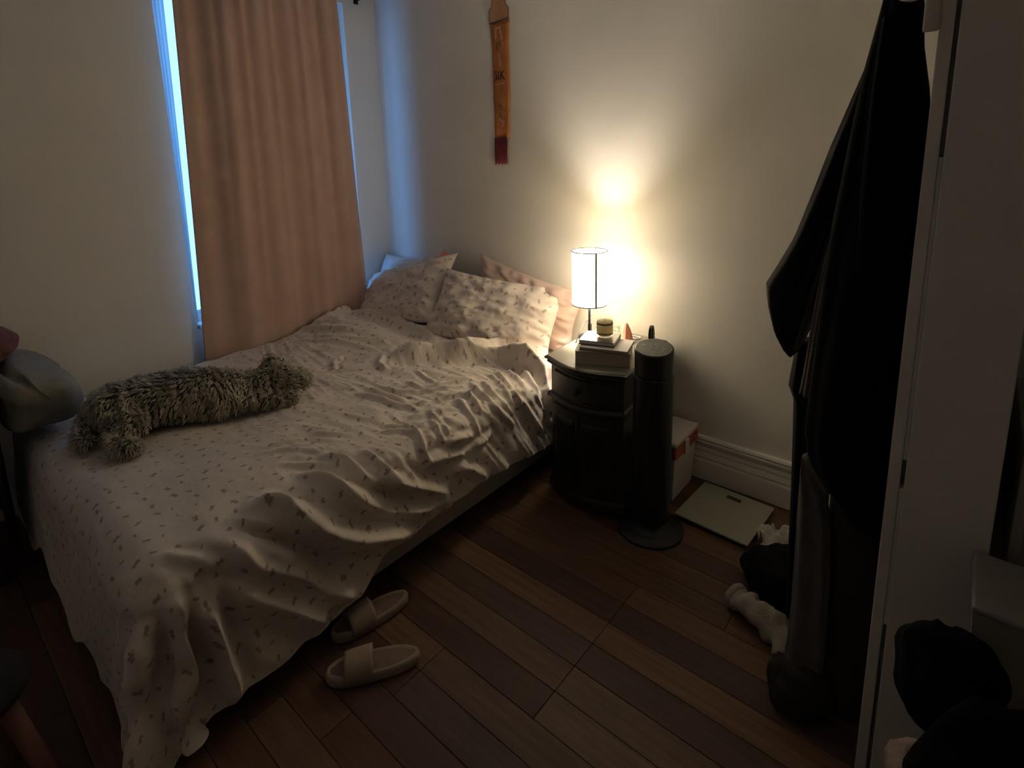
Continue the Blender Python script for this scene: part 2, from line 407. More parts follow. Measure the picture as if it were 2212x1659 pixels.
P = np.stack([cx_, cyy, czz], -1).reshape(-1, 3)
cf = mesh('curtain_panel', P, grid_faces(nu, nv), M_CURTAIN, cur, True)
cf.modifiers.new('thickness', 'SOLIDIFY').thickness = 0.003
for i in range(9):
    y = 1.125 + i * 0.1075
    V, F = [], []
    ring = []
    for a in range(20):
        t = 2 * math.pi * a / 20; ring.append((-2.992 + 0.019 * math.cos(t), y, 2.487 + 0.019 * math.sin(t)))
    mesh('curtain_ring', *tube(ring + [ring[0]], 0.002, 6), M_DARKMETAL, cur, True)
rod = thing('curtain_rod', (-2.992, 1.53, 2.487), 'dark metal curtain rod at the top of the window', 'curtain rod')
mesh('pole', *tube([(-2.992, 0.92, 2.487), (-2.992, 2.22, 2.487)], 0.011, 14), M_DARKMETAL, rod, True)
for y in (0.92, 2.22):
    mesh('finial', *lathe([(0.002, -0.022), (0.014, -0.016), (0.019, 0), (0.014, 0.016), (0.002, 0.022)], 16, (-2.992, y, 2.487), True, True), M_DARKMETAL, rod, True)
for y in (0.97, 2.19):
    mesh('bracket', *join(box(-3.0995, -3.094, y - 0.015, y + 0.015, 2.45, 2.52), box(-3.094, -2.992, y - 0.005, y + 0.005, 2.466, 2.476)), M_DARKMETAL, rod)

# ------------------------------------------------------------------ bed
BX0, BX1, BY0, BY1 = -2.955, -1.475, 0.27, 2.298
bed = thing('bed', ((BX0 + BX1) / 2, (BY0 + BY1) / 2, 0), 'low bed with cream sheet and pale box spring under the floral duvet', 'bed')
mesh('box_spring', *bbox(BX0, BX1 + 0.023, BY0 + 0.045, BY1, 0.085, 0.27, 0.02, 3), M_BOXSPRING, bed, True)
mt = mesh('mattress', *bbox(BX0, BX1, BY0 + 0.045, BY1, 0.272, 0.474, 0.05, 5), M_SHEET, bed, True)
mesh('piping', *tube([(BX1 + 0.001, 0.45, 0.285), (BX1 + 0.001, 2.24, 0.285)], 0.004, 8), M_SHEET, mt, True)
for x in (BX0 + 0.15, BX1 - 0.15):
    for y in (BY0 + 0.25, BY1 - 0.15):
        mesh('leg', *lathe([(0.022, 0.0), (0.026, 0.085)], 12, (x, y, 0), True, True), M_DARKMETAL, bed)

# floral duvet
DX, DY, DR, DZ = -1.535, 0.345, 0.10, 0.505
def duvet_base(a, b):
    da = np.maximum(0, a - DX); db = np.maximum(0, DY - b)
    e = np.hypot(da, db) + 1e-9; c, s = da / e, db / e
    q = DR * math.pi / 2
    arc = np.minimum(e, q)
    out = DR * np.sin(arc / DR); dn = DR * (1 - np.cos(arc / DR))
    rest = np.maximum(0, e - q)
    th = np.arctan2(db, da)
    flare = 0.10 + 0.16 * np.sin(np.clip(th * 2, 0, math.pi)) ** 2
    fold = np.sin(th * 9.0 + 0.6) * np.sin(np.clip(th * 2, 0, math.pi))
    out = out + rest * flare + 0.045 * fold * np.clip(rest / 0.4, 0, 1)
    dn = dn + rest * 0.985
    x = np.minimum(a, DX) + out * c; y = np.maximum(b, DY) - out * s
    z = DZ - dn
    over = np.maximum(0, 0.016 - z)
    x = x + over * c * 0.8; y = y - over * s * 0.8
    z = np.maximum(z, 0.016 + 0.01 * np.sin(over * 40))
    top = np.exp(-((np.minimum(a, DX) - a) ** 2 + (np.maximum(b, DY) - b) ** 2) / 0.01)
    z = z + top * (0.016 * vnoise(a * 2.2, b * 2.2, 3) + 0.010 * vnoise(a * 4.5 + 9, b * 5.0, 4))
    z = z + top * 0.095 * np.exp(-((a + 2.72) / 0.36) ** 2 - ((b - 1.72) / 0.19) ** 2) + top * 0.03 * np.exp(-((b - 1.95) / 0.10) ** 2)
    return x, y, z
NU, NV = 330, 360
uu, vv2 = np.meshgrid(np.linspace(0, 1, NU), np.linspace(0, 1, NV), indexing='ij')
a_l = -2.962
for _ in range(1):
    bt = np.interp(uu, [0, 0.35, 0.6, 0.85, 1.0], [1.92, 1.98, 2.04, 2.07, 2.05]) + 0.02 * np.sin(uu * 14)
    ovF = 0.48 + 0.03 * np.sin(uu * 17) + 0.02 * np.sin(uu * 41 + 1)
    B = (DY - ovF) + vv2 * (bt - (DY - ovF))
    ovR = np.interp(B, [-0.2, 0.3, 0.75, 1.0, 1.45, 1.95], [0.50, 0.50, 0.48, 0.375, 0.355, 0.40])
    A = a_l + uu * (DX + ovR - a_l)
x, y, z = duvet_base(A, B)
base = np.stack([x, y, z], -1)
def grid_normals(P):
    du = np.gradient(P, axis=0); dv = np.gradient(P, axis=1)
    n = np.cross(du, dv); n /= (np.linalg.norm(n, axis=-1, keepdims=True) + 1e-12)
    return n
nrm = grid_normals(base)
pu, pv, _pd = project(base)
facing = ((CAM - base) * nrm).sum(-1) > 0
ridges = [  # photo pixels along folds of the duvet, height, half width
    ([(468, 1178), (520, 1200), (560, 1215), (640, 1240), (700, 1273), (740, 1278), (770, 1284)], 0.034, 0.034),
    ([(490, 1260), (560, 1293), (620, 1310), (680, 1328), (708, 1338)], 0.034, 0.034),
    ([(560, 1088), (620, 1105), (660, 1125), (720, 1150), (770, 1160), (850, 1152), (915, 1142)], 0.034, 0.036),
    ([(535, 1158), (600, 1190), (640, 1206)], 0.014, 0.014),
    ([(700, 985), (745, 998), (790, 1030), (822, 1054)], 0.016, 0.014),
    ([(670, 1030), (720, 1052), (760, 1072), (800, 1090), (840, 1104), (900, 1100), (960, 1085)], 0.026, 0.028),
    ([(690, 1075), (740, 1108), (790, 1122)], 0.012, 0.016),
    ([(820, 1020), (845, 1038), (900, 1052), (962, 1062)], 0.024, 0.024),
    ([(780, 975), (806, 988), (835, 1010), (863, 1038)], 0.012, 0.012),
    ([(830, 985), (850, 1003), (875, 1030)], 0.009, 0.010),
    ([(850, 985), (870, 1008), (897, 1033)], 0.010, 0.011),
    ([(895, 930), (907, 950), (916, 978), (923, 1000)], 0.013, 0.012),
    ([(923, 1000), (951, 987), (1007, 977)], 0.016, 0.018),
    ([(930, 905), (945, 925), (956, 953)], 0.010, 0.010),
    ([(930, 893), (948, 909), (967, 940)], 0.010, 0.010),
    ([(963, 956), (990, 947), (1016, 941)], 0.014, 0.012),
    ([(1025, 962), (1045, 950), (1060, 938)], 0.012, 0.012),
    ([(985, 1006), (1010, 1012), (1048, 1031)], 0.020, 0.020),
    ([(990, 865), (1008, 885), (1022, 905), (1030, 930)], 0.010, 0.012),
    ([(1010, 850), (1027, 870), (1038, 888)], 0.009, 0.010),
    ([(1020, 830), (1045, 857), (1070, 882), (1108, 916)], 0.011, 0.011),
    ([(1040, 822), (1066, 848), (1095, 880)], 0.009, 0.009),
    ([(1060, 810), (1085, 835), (1104, 868)], 0.010, 0.010),
    ([(1072, 800), (1090, 822), (1110, 853), (1126, 872)], 0.011, 0.010),
    ([(1095, 795), (1115, 815), (1135, 845)], 0.010, 0.011),
    ([(1120, 788), (1142, 812), (1160, 850)], 0.012, 0.013),
    ([(1140, 780), (1165, 800), (1180, 840), (1188, 880)], 0.020, 0.018),
    ([(1125, 760), (1165, 775), (1185, 800), (1192, 850)], 0.018, 0.018),
    ([(845, 768), (900, 770), (960, 768), (1020, 760), (1080, 750), (1130, 752)], 0.072, 0.036),
    ([(960, 775), (1020, 768), (1080, 765), (1130, 775), (1165, 795)], 0.060, 0.036),
    ([(830, 765), (820, 785), (835, 800)], 0.018, 0.014),
    ([(690, 690), (760, 665), (830, 690), (900, 715), (950, 735)], 0.045, 0.036),
    ([(700, 725), (780, 735), (860, 738)], 0.014, 0.018),
    ([(650, 700), (730, 708), (820, 722)], 0.016, 0.022),
    ([(650, 735), (740, 738), (800, 750)], 0.012, 0.015),
    ([(725, 800), (720, 785), (740, 770), (752, 768)], 0.016, 0.012),
    ([(700, 805), (760, 800), (820, 790)], 0.009, 0.012),
    ([(770, 850), (830, 865), (870, 880), (905, 885)], 0.014, 0.014),
    ([(800, 840), (850, 856), (880, 868)], 0.010, 0.011),
    ([(830, 838), (880, 848), (940, 842), (1000, 835)], 0.011, 0.012),
    ([(880, 825), (910, 838), (960, 828), (1010, 818)], 0.011, 0.011),
    ([(900, 800), (930, 820), (950, 830)], 0.010, 0.010),
    ([(905, 872), (960, 862), (1000, 855), (1030, 860)], 0.010, 0.012),
    ([(880, 905), (930, 893), (990, 880)], 0.009, 0.012),
    ([(830, 920), (880, 920), (905, 930)], 0.009, 0.010),
    ([(825, 935), (870, 930), (900, 938)], 0.010, 0.010),
    ([(600, 1003), (680, 1002), (735, 1004)], 0.007, 0.010),
    ([(590, 960), (660, 948), (730, 950)], 0.008, 0.011),
    ([(560, 980), (620, 968), (700, 975)], 0.006, 0.010),
    ([(610, 940), (680, 935), (760, 938)], 0.006, 0.010),
    ([(640, 1020), (700, 1040), (740, 1060)], 0.008, 0.012),
    ([(560, 1090), (600, 1095), (625, 1108)], 0.010, 0.012),
    ([(500, 1120), (560, 1128), (590, 1140)], 0.009, 0.012),
    ([(440, 1300), (455, 1330), (470, 1375), (497, 1463), (508, 1520)], 0.036, 0.022),
    ([(415, 1250), (426, 1300), (430, 1340)], 0.012, 0.010),
    ([(371, 1283), (386, 1311), (389, 1394), (400, 1435), (394, 1546)], 0.026, 0.022),
    ([(330, 1330), (312, 1390), (300, 1460), (290, 1540)], 0.022, 0.026),
    ([(470, 1590), (455, 1625), (440, 1655)], 0.02, 0.02),
    ([(345, 1200), (420, 1205), (470, 1225)], 0.010, 0.014),
]
disp = np.zeros((NU, NV))
pts3 = base.reshape(-1, 3)
for poly, amp_, wid in ridges:
    seg = []
    for (qu, qv) in poly:
        d2 = (pu - qu) ** 2 + (pv - qv) ** 2 + np.where(facing, 0, 1e9)
        seg.append(base.reshape(-1, 3)[np.argmin(d2)])
    best = np.full(len(pts3), 1e9); wend = np.zeros(len(pts3))
    tot = len(seg) - 1
    for i in range(tot):
        p0, p1 = seg[i], seg[i + 1]; dv = p1 - p0; L2 = dv @ dv + 1e-12
        t = np.clip(((pts3 - p0) @ dv) / L2, 0, 1)
        d = np.linalg.norm(pts3 - (p0 + t[:, None] * dv), axis=1)
        s_ = (i + t) / tot
        k = d < best
        best[k] = d[k]; wend[k] = np.minimum(1.0, np.minimum(s_, 1 - s_)[k] * 5 + 0.25)
    bump = np.exp(-(best / wid) ** 1.45) - 0.40 * np.exp(-((best - 2.0 * wid) / wid) ** 2)
    sidew = 1.1 + 0.55 * np.clip((A.ravel() - DX + 0.15) / 0.15, 0, 1)
    disp += (amp_ * sidew * bump * wend).reshape(NU, NV)
# fine creases: mostly along the bed's width on top, down the side on the overhang
side = np.clip((A - DX + 0.10) / 0.12, 0, 1)
headw = np.clip((B - 0.55) / 0.7, 0.12, 1)
rid = lambda n: 1 - np.abs(n) * 2
skew = B + 0.10 * vnoise(A * 3, B * 3, 21)
disp += (1 - side) * headw * (0.0050 * rid(vnoise(A * 5, skew * 22, 11)) + 0.0030 * rid(vnoise(A * 9, skew * 38, 12)))
nearh = np.clip((B - 0.85) / 0.5, 0.0, 1)
sk2 = B - 0.55 * (A - DX)
disp += side * nearh * (0.0070 * rid(vnoise(sk2 * 17, A * 3.0, 13)) + 0.004 * rid(vnoise(sk2 * 34, A * 6, 14)))
disp += side * (1 - nearh) * (0.006 * vnoise(sk2 * 8, A * 5, 16) + 0.005 * rid(vnoise(sk2 * 13 + 4, A * 5, 17)))
disp += 0.004 * vnoise(A * 10, B * 10, 15)
duv = base + nrm * disp[..., None]
# the head edge curls down onto the sheet
curl = np.clip((vv2 - 0.965) / 0.035, 0, 1)
duv[..., 2] -= curl ** 2 * (0.05 + 0.06 * (1 - uu))
duv[..., 0] = np.maximum(duv[..., 0], -2.966)
duv[..., 2] = np.maximum(duv[..., 2], 0.008)
duvet = mesh('duvet', duv.reshape(-1, 3), grid_faces(NU, NV), M_FLORAL, None, True, np.stack([A, B], -1).reshape(-1, 2))
T(duvet, 'cream floral duvet with small brown sprigs, rumpled over the bed', 'duvet')

# pillows
def pillow(name, w, l, t, M, m, label, seed, wr=0.012, flange=0.0):
    n1, n2 = 61, 51
    u, v = np.meshgrid(np.linspace(-1, 1, n1), np.linspace(-1, 1, n2), indexing='ij')
    sx = w / 2 * u * (1 - 0.07 * (1 - v * v)); sy = l / 2 * v * (1 - 0.09 * (1 - u * u))
    h = (np.clip(1 - np.abs(u) ** 3.2, 0, 1) * np.clip(1 - np.abs(v) ** 3.2, 0, 1)) ** 0.55
    edge = np.clip(1 - h, 0, 1)
    wrk = wr * ((1 - np.abs(vnoise(u * 2.3 + seed, v * 2.6, seed))) * 0.9 + 0.7 * vnoise(u * 5, v * 5 + seed, seed + 1) + 0.35 * vnoise(u * 11, v * 11, seed + 2))
    ang = np.arctan2(v, u)
    wrk += wr * 0.55 * edge * np.sin(ang * 22 + 3 * vnoise(u * 2, v * 2, seed + 4))
    z1 = t / 2 * h + wrk * np.minimum(1, h * 2); z2 = -t / 2 * h * 0.85
    top = np.stack([sx, sy, z1], -1).reshape(-1, 3); bot = np.stack([sx, sy, z2], -1).reshape(-1, 3)
    F = grid_faces(n1, n2); nn = n1 * n2
    V = np.concatenate([top, bot]); Fa = np.concatenate([F, F[:, ::-1] + nn])
    V = [tuple(M @ Vector(p)) for p in V]
    uvs = np.concatenate([np.stack([sx, sy], -1).reshape(-1, 2), np.stack([sx, sy], -1).reshape(-1, 2) + 3.0]) + seed * 0.37
    o = mesh(name, V, Fa, m, None, True, uvs)
    bm = bmesh.new(); bm.from_mesh(o.data); bmesh.ops.remove_doubles(bm, verts=bm.verts, dist=0.0004); bm.to_mesh(o.data); bm.free()
    return T(o, label, 'pillow', 'pillows at the head of the bed')
def frame(c, xdir, ydir):
    X = Vector(xdir).normalized(); Y = Vector(ydir); Y = (Y - X * Y.dot(X)).normalized(); Z = X.cross(Y)
    return Matrix(((X.x, Y.x, Z.x, c[0]), (X.y, Y.y, Z.y, c[1]), (X.z, Y.z, Z.z, c[2]), (0, 0, 0, 1)))
pillow('pillow', 0.60, 0.44, 0.16, frame((-2.800, 2.215, 0.660), (1, 0.02, 0.02), (0.0, 0.20, 0.5)), M_WHITECLOTH, 'plain white pillow in the corner, bluish from the window light', 3)
pillow('pillow', 0.72, 0.36, 0.10, frame((-1.850, 2.245, 0.700), (1, 0.02, -0.20), (0.10, 0.06, 0.5)), M_SATIN, 'plain pink pillow behind the right floral pillow', 9, 0.012)
pl = pillow('floral_pillow', 0.82, 0.47, 0.15, frame((-2.672, 2.055, 0.670), (1, 0.05, 0.27), (-0.06, 0.32, 0.34)), M_FLORALP, 'floral pillow leaning by the curtain, its top corner pink', 14, 0.014)
pr = pillow('floral_pillow', 0.76, 0.41, 0.14, frame((-1.935, 2.090, 0.672), (0.635, 0.150, -0.055), (0.06, 0.20, 0.24)), M_FLORALP, 'floral pillow in front on the lamp side, brightly lit', 23, 0.015)
tagp = mesh('pillowcase_corner', *xf(bbox(-0.042, 0.042, -0.04, 0.04, -0.007, 0.007, 0.005), frame((-2.395, 2.185, 0.905), (0.8, 0.1, -0.5), (0.2, 0.5, 0.8))), M_PINKCLOTH, pl, True)
tagp['label'] = 'pink inner hem showing at the pillow corner'

# ------------------------------------------------------------------ nightstand
M_NS = mat('dark_green_lacquer', (0.022, 0.023, 0.017), 0.38, 0.25, 18, 0.05, 60)
M_NSTOP = mat('nightstand_top_lamplit', (0.20, 0.19, 0.155), 0.45, 0.08, 14)  # dark top coloured paler than the body, lamplight put into its colour
NSZ = 0.645
ns = thing('nightstand', (-1.18, 2.04, 0), 'dark bow-front nightstand with a drawer and doors beside the bed', 'nightstand')
def nfront(t, off):
    x0, x1 = -1.352, -0.998
    x = x0 + (x1 - x0) * t
    y = 1.825 - 0.055 * math.sin(math.pi * t)
    return (x - off * 0.3 * math.cos(math.pi * t), y - off)
def curved(t0, t1, z0, z1, off0, off1, n=14, b=0.0):
    ts = [t0 + (t1 - t0) * i / n for i in range(n + 1)]
    V, F = [], []
    for t in ts:
        for off, z in ((off0, z0), (off1, z0 + b), (off1, z1 - b), (off0, z1)):
            V.append((*nfront(t, off), z))
    for i in range(n):
        for k in range(4):
            F.append((4 * i + k, 4 * (i + 1) + k, 4 * (i + 1) + (k + 1) % 4, 4 * i + (k + 1) % 4))
    F += [(0, 1, 2, 3), (4 * n + 3, 4 * n + 2, 4 * n + 1, 4 * n)]
    return V, F
def plan(off, n=16):
    pts = [nfront(i / n, off) for i in range(n + 1)]
    pts = [(-1.352 - off, pts[0][1])] + pts + [(-0.998 + off, pts[-1][1])]
    return pts + [(-1.050 + off, 2.285), (-1.352 - off - 0.03, 2.285)]
def slab(levels):
    return loft([[(x, y, z) for x, y in plan(off)] for off, z in levels])
fix(mesh('body', *slab([(0.0, 0.06), (0.0, 0.62)]), M_NS, ns))
fix(mesh('plinth', *slab([(0.012, 0.03), (0.012, 0.062), (0.004, 0.078)]), M_NS, ns))
fix(mesh('middle_moulding', *slab([(0.002, 0.455), (0.012, 0.460), (0.014, 0.468), (0.012, 0.476), (0.002, 0.482)]), M_NS, ns))
fix(mesh('top_edge', *slab([(0.004, 0.606), (0.014, 0.618), (0.012, 0.626), (0.022, 0.634), (0.022, 0.641), (0.016, 0.6435)]), M_NS, ns))
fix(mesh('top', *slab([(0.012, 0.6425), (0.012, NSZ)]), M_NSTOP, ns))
dr = fix(mesh('drawer', *curved(0.10, 0.90, 0.494, 0.598, 0.001, 0.009, 14, 0.006), M_NS, ns))
mesh('knob', *xf(lathe([(0.006, 0), (0.006, 0.008), (0.013, 0.014), (0.014, 0.020), (0.009, 0.025), (0.001, 0.026)], 16, (0, 0, 0), True, True), Matrix.Translation((*nfront(0.5, 0.009), 0.546)) @ Matrix.Rotation(math.pi / 2, 4, 'X')), M_DARKMETAL, dr, True)
for t0, t1, kt in ((0.09, 0.495, 0.455), (0.505, 0.91, 0.545)):
    d = fix(mesh('door', *curved(t0, t1, 0.092, 0.446, 0.001, 0.009, 8, 0.005), M_NS, ns))
    w = t1 - t0
    fix(mesh('raised_panel', *curved(t0 + 0.14 * w, t1 - 0.14 * w, 0.128, 0.410, 0.008, 0.015, 8, 0.012), M_NS, d))
    for i in range(6):
        tt = t0 + w * (0.24 + 0.104 * i)
        fix(mesh('reeding', *curved(tt - 0.006, tt + 0.006, 0.15, 0.388, 0.012, 0.019, 2, 0.004), M_NS, d))
    mesh('knob', *xf(lathe([(0.004, 0), (0.004, 0.006), (0.009, 0.011), (0.009, 0.016), (0.001, 0.019)], 14, (0, 0, 0), True, True), Matrix.Translation((*nfront(kt, 0.009), 0.29)) @ Matrix.Rotation(math.pi / 2, 4, 'X')), M_DARKMETAL, d, True)
for x, y in ((-1.325, 1.85), (-1.058, 1.835), (-1.345, 2.255), (-1.075, 2.255)):
    mesh('foot', *lathe([(0.016, 0.0), (0.024, 0.010), (0.026, 0.02), (0.018, 0.031)], 14, (x, y, 0), True, True), M_NS, ns, True)

# ------------------------------------------------------------------ table lamp
LX, LY = -1.338, 2.108
M_BULB = bpy.data.materials.new('bulb_glow'); M_BULB.use_nodes = True
_n = M_BULB.node_tree; _b = _n.nodes['Principled BSDF']
_b.inputs['Emission Color'].default_value = LAMP_COLOR + (1,)
_b.inputs['Emission Strength'].default_value = LAMP_POWER / (math.pi * 4 * math.pi * 0.036 ** 2)
M_SHADE = bpy.data.materials.new('lamp_shade_linen'); M_SHADE.use_nodes = True
_n = M_SHADE.node_tree; _n.nodes.remove(_n.nodes['Principled BSDF'])
_tc = _n.nodes.new('ShaderNodeTexCoord'); _no = _n.nodes.new('ShaderNodeTexNoise'); _no.inputs['Scale'].default_value = 60; _no.inputs['Detail'].default_value = 6
_mp = _n.nodes.new('ShaderNodeMapping'); _mp.inputs['Scale'].default_value = (1, 1, 3); _n.links.new(_tc.outputs['Object'], _mp.inputs[0]); _n.links.new(_mp.outputs[0], _no.inputs['Vector'])
_cr = _n.nodes.new('ShaderNodeValToRGB'); _cr.color_ramp.elements[0].color = (0.80, 0.74, 0.60, 1); _cr.color_ramp.elements[1].color = (0.92, 0.88, 0.76, 1)
_cr.color_ramp.elements[0].position = 0.35; _cr.color_ramp.elements[1].position = 0.6
_n.links.new(_no.outputs['Fac'], _cr.inputs[0])
_di = _n.nodes.new('ShaderNodeBsdfDiffuse'); _tr = _n.nodes.new('ShaderNodeBsdfTranslucent'); _mx = _n.nodes.new('ShaderNodeMixShader'); _mx.inputs[0].default_value = 0.03
for s in (_di, _tr): _n.links.new(_cr.outputs[0], s.inputs[0])
_n.links.new(_di.outputs[0], _mx.inputs[1]); _n.links.new(_tr.outputs[0], _mx.inputs[2]); _em = _n.nodes.new('ShaderNodeEmission'); _em.inputs['Strength'].default_value = SHADE_GLOW
_lm = _n.nodes.new('ShaderNodeMix'); _lm.data_type = 'RGBA'; _lm.blend_type = 'MULTIPLY'; _lm.inputs[0].default_value = 1.0
_n.links.new(_cr.outputs[0], _lm.inputs[6]); _lm.inputs[7].default_value = LAMP_COLOR + (1,); _n.links.new(_lm.outputs[2], _em.inputs[0])
_ad = _n.nodes.new('ShaderNodeAddShader'); _n.links.new(_mx.outputs[0], _ad.inputs[0]); _n.links.new(_em.outputs[0], _ad.inputs[1])
_n.links.new(_ad.outputs[0], _n.nodes['Material Output'].inputs[0])
M_SEAM = mat('lamp_seam_tape', (0.50, 0.36, 0.22), 0.8, 0.2, 40)
M_BLACK = mat('black_plastic', (0.012, 0.012, 0.013), 0.4, 0.2, 20)
lamp = thing('table_lamp', (LX, LY, NSZ), 'lit table lamp with a tall cream drum shade', 'lamp')
mesh('base', *lathe([(0.001, 0.0005), (0.050, 0.0005), (0.052, 0.004), (0.050, 0.010), (0.012, 0.014), (0.006, 0.022)], 32, (LX, LY, NSZ)), M_BLACK, lamp, True)
mesh('pole', *lathe([(0.0055, 0.012), (0.0055, 0.228)], 12, (LX, LY, NSZ), True, True), M_DARKMETAL, lamp, True)
mesh('socket', *lathe([(0.010, 0.205), (0.018, 0.212), (0.018, 0.246), (0.014, 0.250)], 16, (LX, LY, NSZ), True, True), M_BLACK, lamp, True)
SR, SZ0, SZ1 = 0.080, 0.812, 1.062
mesh('bulb', *lathe([(0.001, -0.036), (0.018, -0.031), (0.031, -0.018), (0.036, 0), (0.031, 0.018), (0.018, 0.031), (0.001, 0.036)], 20, (LX, LY, 0.925), True, True), M_BULB, lamp, True)
sh = mesh('lamp_shade', *lathe([(SR, SZ0), (SR, (SZ0 + SZ1) / 2), (SR, SZ1)], 64, (LX, LY, 0)), M_SHADE, lamp, True)
for z in (SZ0, SZ1):
    ring = [(LX + (SR + 0.0003) * math.cos(2 * math.pi * i / 48), LY + (SR + 0.0003) * math.sin(2 * math.pi * i / 48), z) for i in range(49)]
    mesh('shade_rim', *tube(ring, 0.0024, 6), M_DARKMETAL, sh, True)
sa = math.atan2(-LY, -LX) + math.asin(0.37)
sv, sf = [], []
for i in range(9):
    z = SZ0 + (SZ1 - SZ0) * i / 8
    for k in (-1, 1):
        a = sa + k * 0.06
        sv.append((LX + (SR + 0.001) * math.cos(a), LY + (SR + 0.001) * math.sin(a), z))
for i in range(8): sf.append((2 * i, 2 * i + 1, 2 * i + 3, 2 * i + 2))
mesh('shade_seam', sv, sf, M_SEAM, sh)
for i in range(3):
    a = i * 2 * math.pi / 3 + 0.4
    mesh('shade_strut', *tube([(LX + 0.016 * math.cos(a), LY + 0.016 * math.sin(a), 0.842), (LX + SR * math.cos(a), LY + SR * math.sin(a), 0.822)], 0.0014, 6), M_DARKMETAL, sh)
M_CHAIN = mat('pale_chain', (0.75, 0.7, 0.6), 0.4, 0.05, metal=0.3)
mesh('pull_chain', *tube([(LX + 0.026, LY - 0.02, 0.868), (LX + 0.028, LY - 0.022, 0.775)], 0.0016, 6), M_CHAIN, lamp)
mesh('chain_bead', *lathe([(0.0005, -0.008), (0.004, -0.004), (0.004, 0.004), (0.0005, 0.008)], 10, (LX + 0.028, LY - 0.022, 0.770), True, True), M_CHAIN, lamp, True)
_q = at_z(1274, 721, NSZ); _e = at_z(1244, 742, NSZ)
cord = spline([(_e[0], _e[1], NSZ + 0.004), (_e[0] - 0.008, _e[1] + 0.05, NSZ + 0.045), ((_e[0] + _q[0]) / 2 - 0.005, (_e[1] + _q[1]) / 2 + 0.03, NSZ + 0.072), (_q[0] - 0.006, _q[1], NSZ + 0.066), (_q[0], _q[1], NSZ + 0.05)], 30)
cd_ = mesh('charging_cable', *tube(cord, 0.0022, 8), M_BLACK, None, True)
T(cd_, 'thin black charging cable looping beside the lamp base', 'cable')
mesh('plug', *bbox(_q[0] - 0.008, _q[0] + 0.008, _q[1] - 0.007, _q[1] + 0.007, NSZ + 0.001, NSZ + 0.052, 0.003), M_BLACK, cd_)

# books on the nightstand
M_PAGES = mat('book_pages', (0.52, 0.46, 0.38), 0.85, 0.06, 8, stretch=(1, 1, 60))
M_PAPER = mat('white_paper', (0.74, 0.70, 0.68), 0.6, 0.03, 10)
M_COVER = mat('dark_book_cover', (0.10, 0.09, 0.085), 0.35, 0.1, 20)
M_COVER2 = mat('grey_notebook_cover', (0.30, 0.29, 0.28), 0.25, 0.05, 20, metal=0.3)
def book(name, corner, ang, w, d, z0, h, cover, pages, label, ct=0.002, clasp=True):
    M = Matrix.Translation((corner[0], corner[1], z0 + 0.0004)) @ Matrix.Rotation(ang, 4, 'Z')
    e = thing(name, (corner[0], corner[1], z0), label, 'book', 'books stacked on the nightstand')
    mesh('page_block', *xf(bbox(0.002, w - 0.002, 0.002, d - 0.003, ct, h - ct, 0.0008, 1), M), pages, e)
    mesh('front_cover', *xf(bbox(0, w, 0, d, h - ct, h, 0.0006, 1), M), cover, e)
    mesh('back_cover', *xf(bbox(0, w, 0, d, 0, ct, 0.0006, 1), M), M_COVER if cover is not M_PAGES else cover, e)
    mesh('spine', *xf(bbox(0, w, d - 0.003, d, ct, h - ct, 0.0006, 1), M), cover, e)
    return e
b1 = math.atan2(1.911 - 1.797, -0.996 + 1.21)
book('thick_book', (-1.212, 1.797), 0.44, 0.225, 0.165, NSZ, 0.056, M_PAGES, M_PAGES, 'thick book with cream page edges at the bottom of the stack', 0.0015)
book('magazine', (-1.205, 1.818), 0.30, 0.200, 0.150, NSZ + 0.0570, 0.013, M_PAPER, M_PAGES, 'thin white-covered book lying on the thick book', 0.0015)
book('notebook', (-1.222, 1.842), 0.30, 0.150, 0.130, NSZ + 0.0710, 0.019, M_COVER2, M_PAPER, 'small grey notebook under the candle jar', 0.003)

# candle jar
M_JAR = glass_mat('jar_glass', (0.97, 0.98, 0.96), 0.06)
M_WAX = mat('candle_wax', (0.78, 0.72, 0.58), 0.5, 0.03, 10)
M_LABEL = mat('candle_label', (0.74, 0.70, 0.60), 0.7, 0.04, 10)
M_BAND = mat('candle_band', (0.36, 0.33, 0.24), 0.6, 0.1, 20)
for _m in (M_WAX, M_LABEL):
    _n = _m.node_tree; _p = _n.nodes['Principled BSDF']; _t = _n.nodes.new('ShaderNodeBsdfTranslucent'); _t.inputs[0].default_value = (0.85, 0.78, 0.62, 1)
    _x = _n.nodes.new('ShaderNodeMixShader'); _x.inputs[0].default_value = 0.8
    _n.links.new(_p.outputs[0], _x.inputs[1]); _n.links.new(_t.outputs[0], _x.inputs[2]); _n.links.new(_x.outputs[0], _n.nodes['Material Output'].inputs[0])
CXc, CYc, CZ = -1.158, 1.945, NSZ + 0.0910
cj = thing('candle_jar', (CXc, CYc, CZ), 'glass candle jar with a cream label standing on the books', 'candle')
mesh('jar', *lathe([(0.001, 0.0005), (0.030, 0.0005), (0.033, 0.003), (0.034, 0.02), (0.034, 0.078), (0.035, 0.084), (0.0335, 0.088), (0.0315, 0.084), (0.031, 0.02), (0.029, 0.006), (0.001, 0.006)], 40, (CXc, CYc, CZ)), M_JAR, cj, True)
mesh('wax', *lathe([(0.001, 0.0065), (0.0285, 0.0065), (0.0302, 0.012), (0.0302, 0.066), (0.001, 0.067)], 32, (CXc, CYc, CZ)), M_WAX, cj, True)
mesh('label', *lathe([(0.0345, 0.022), (0.0345, 0.052)], 40, (CXc, CYc, CZ)), M_LABEL, cj, True)
for z0, z1 in ((0.012, 0.0205), (0.0535, 0.063)):
    mesh('band', *lathe([(0.0346, z0), (0.0346, z1)], 40, (CXc, CYc, CZ)), M_BAND, cj, True)
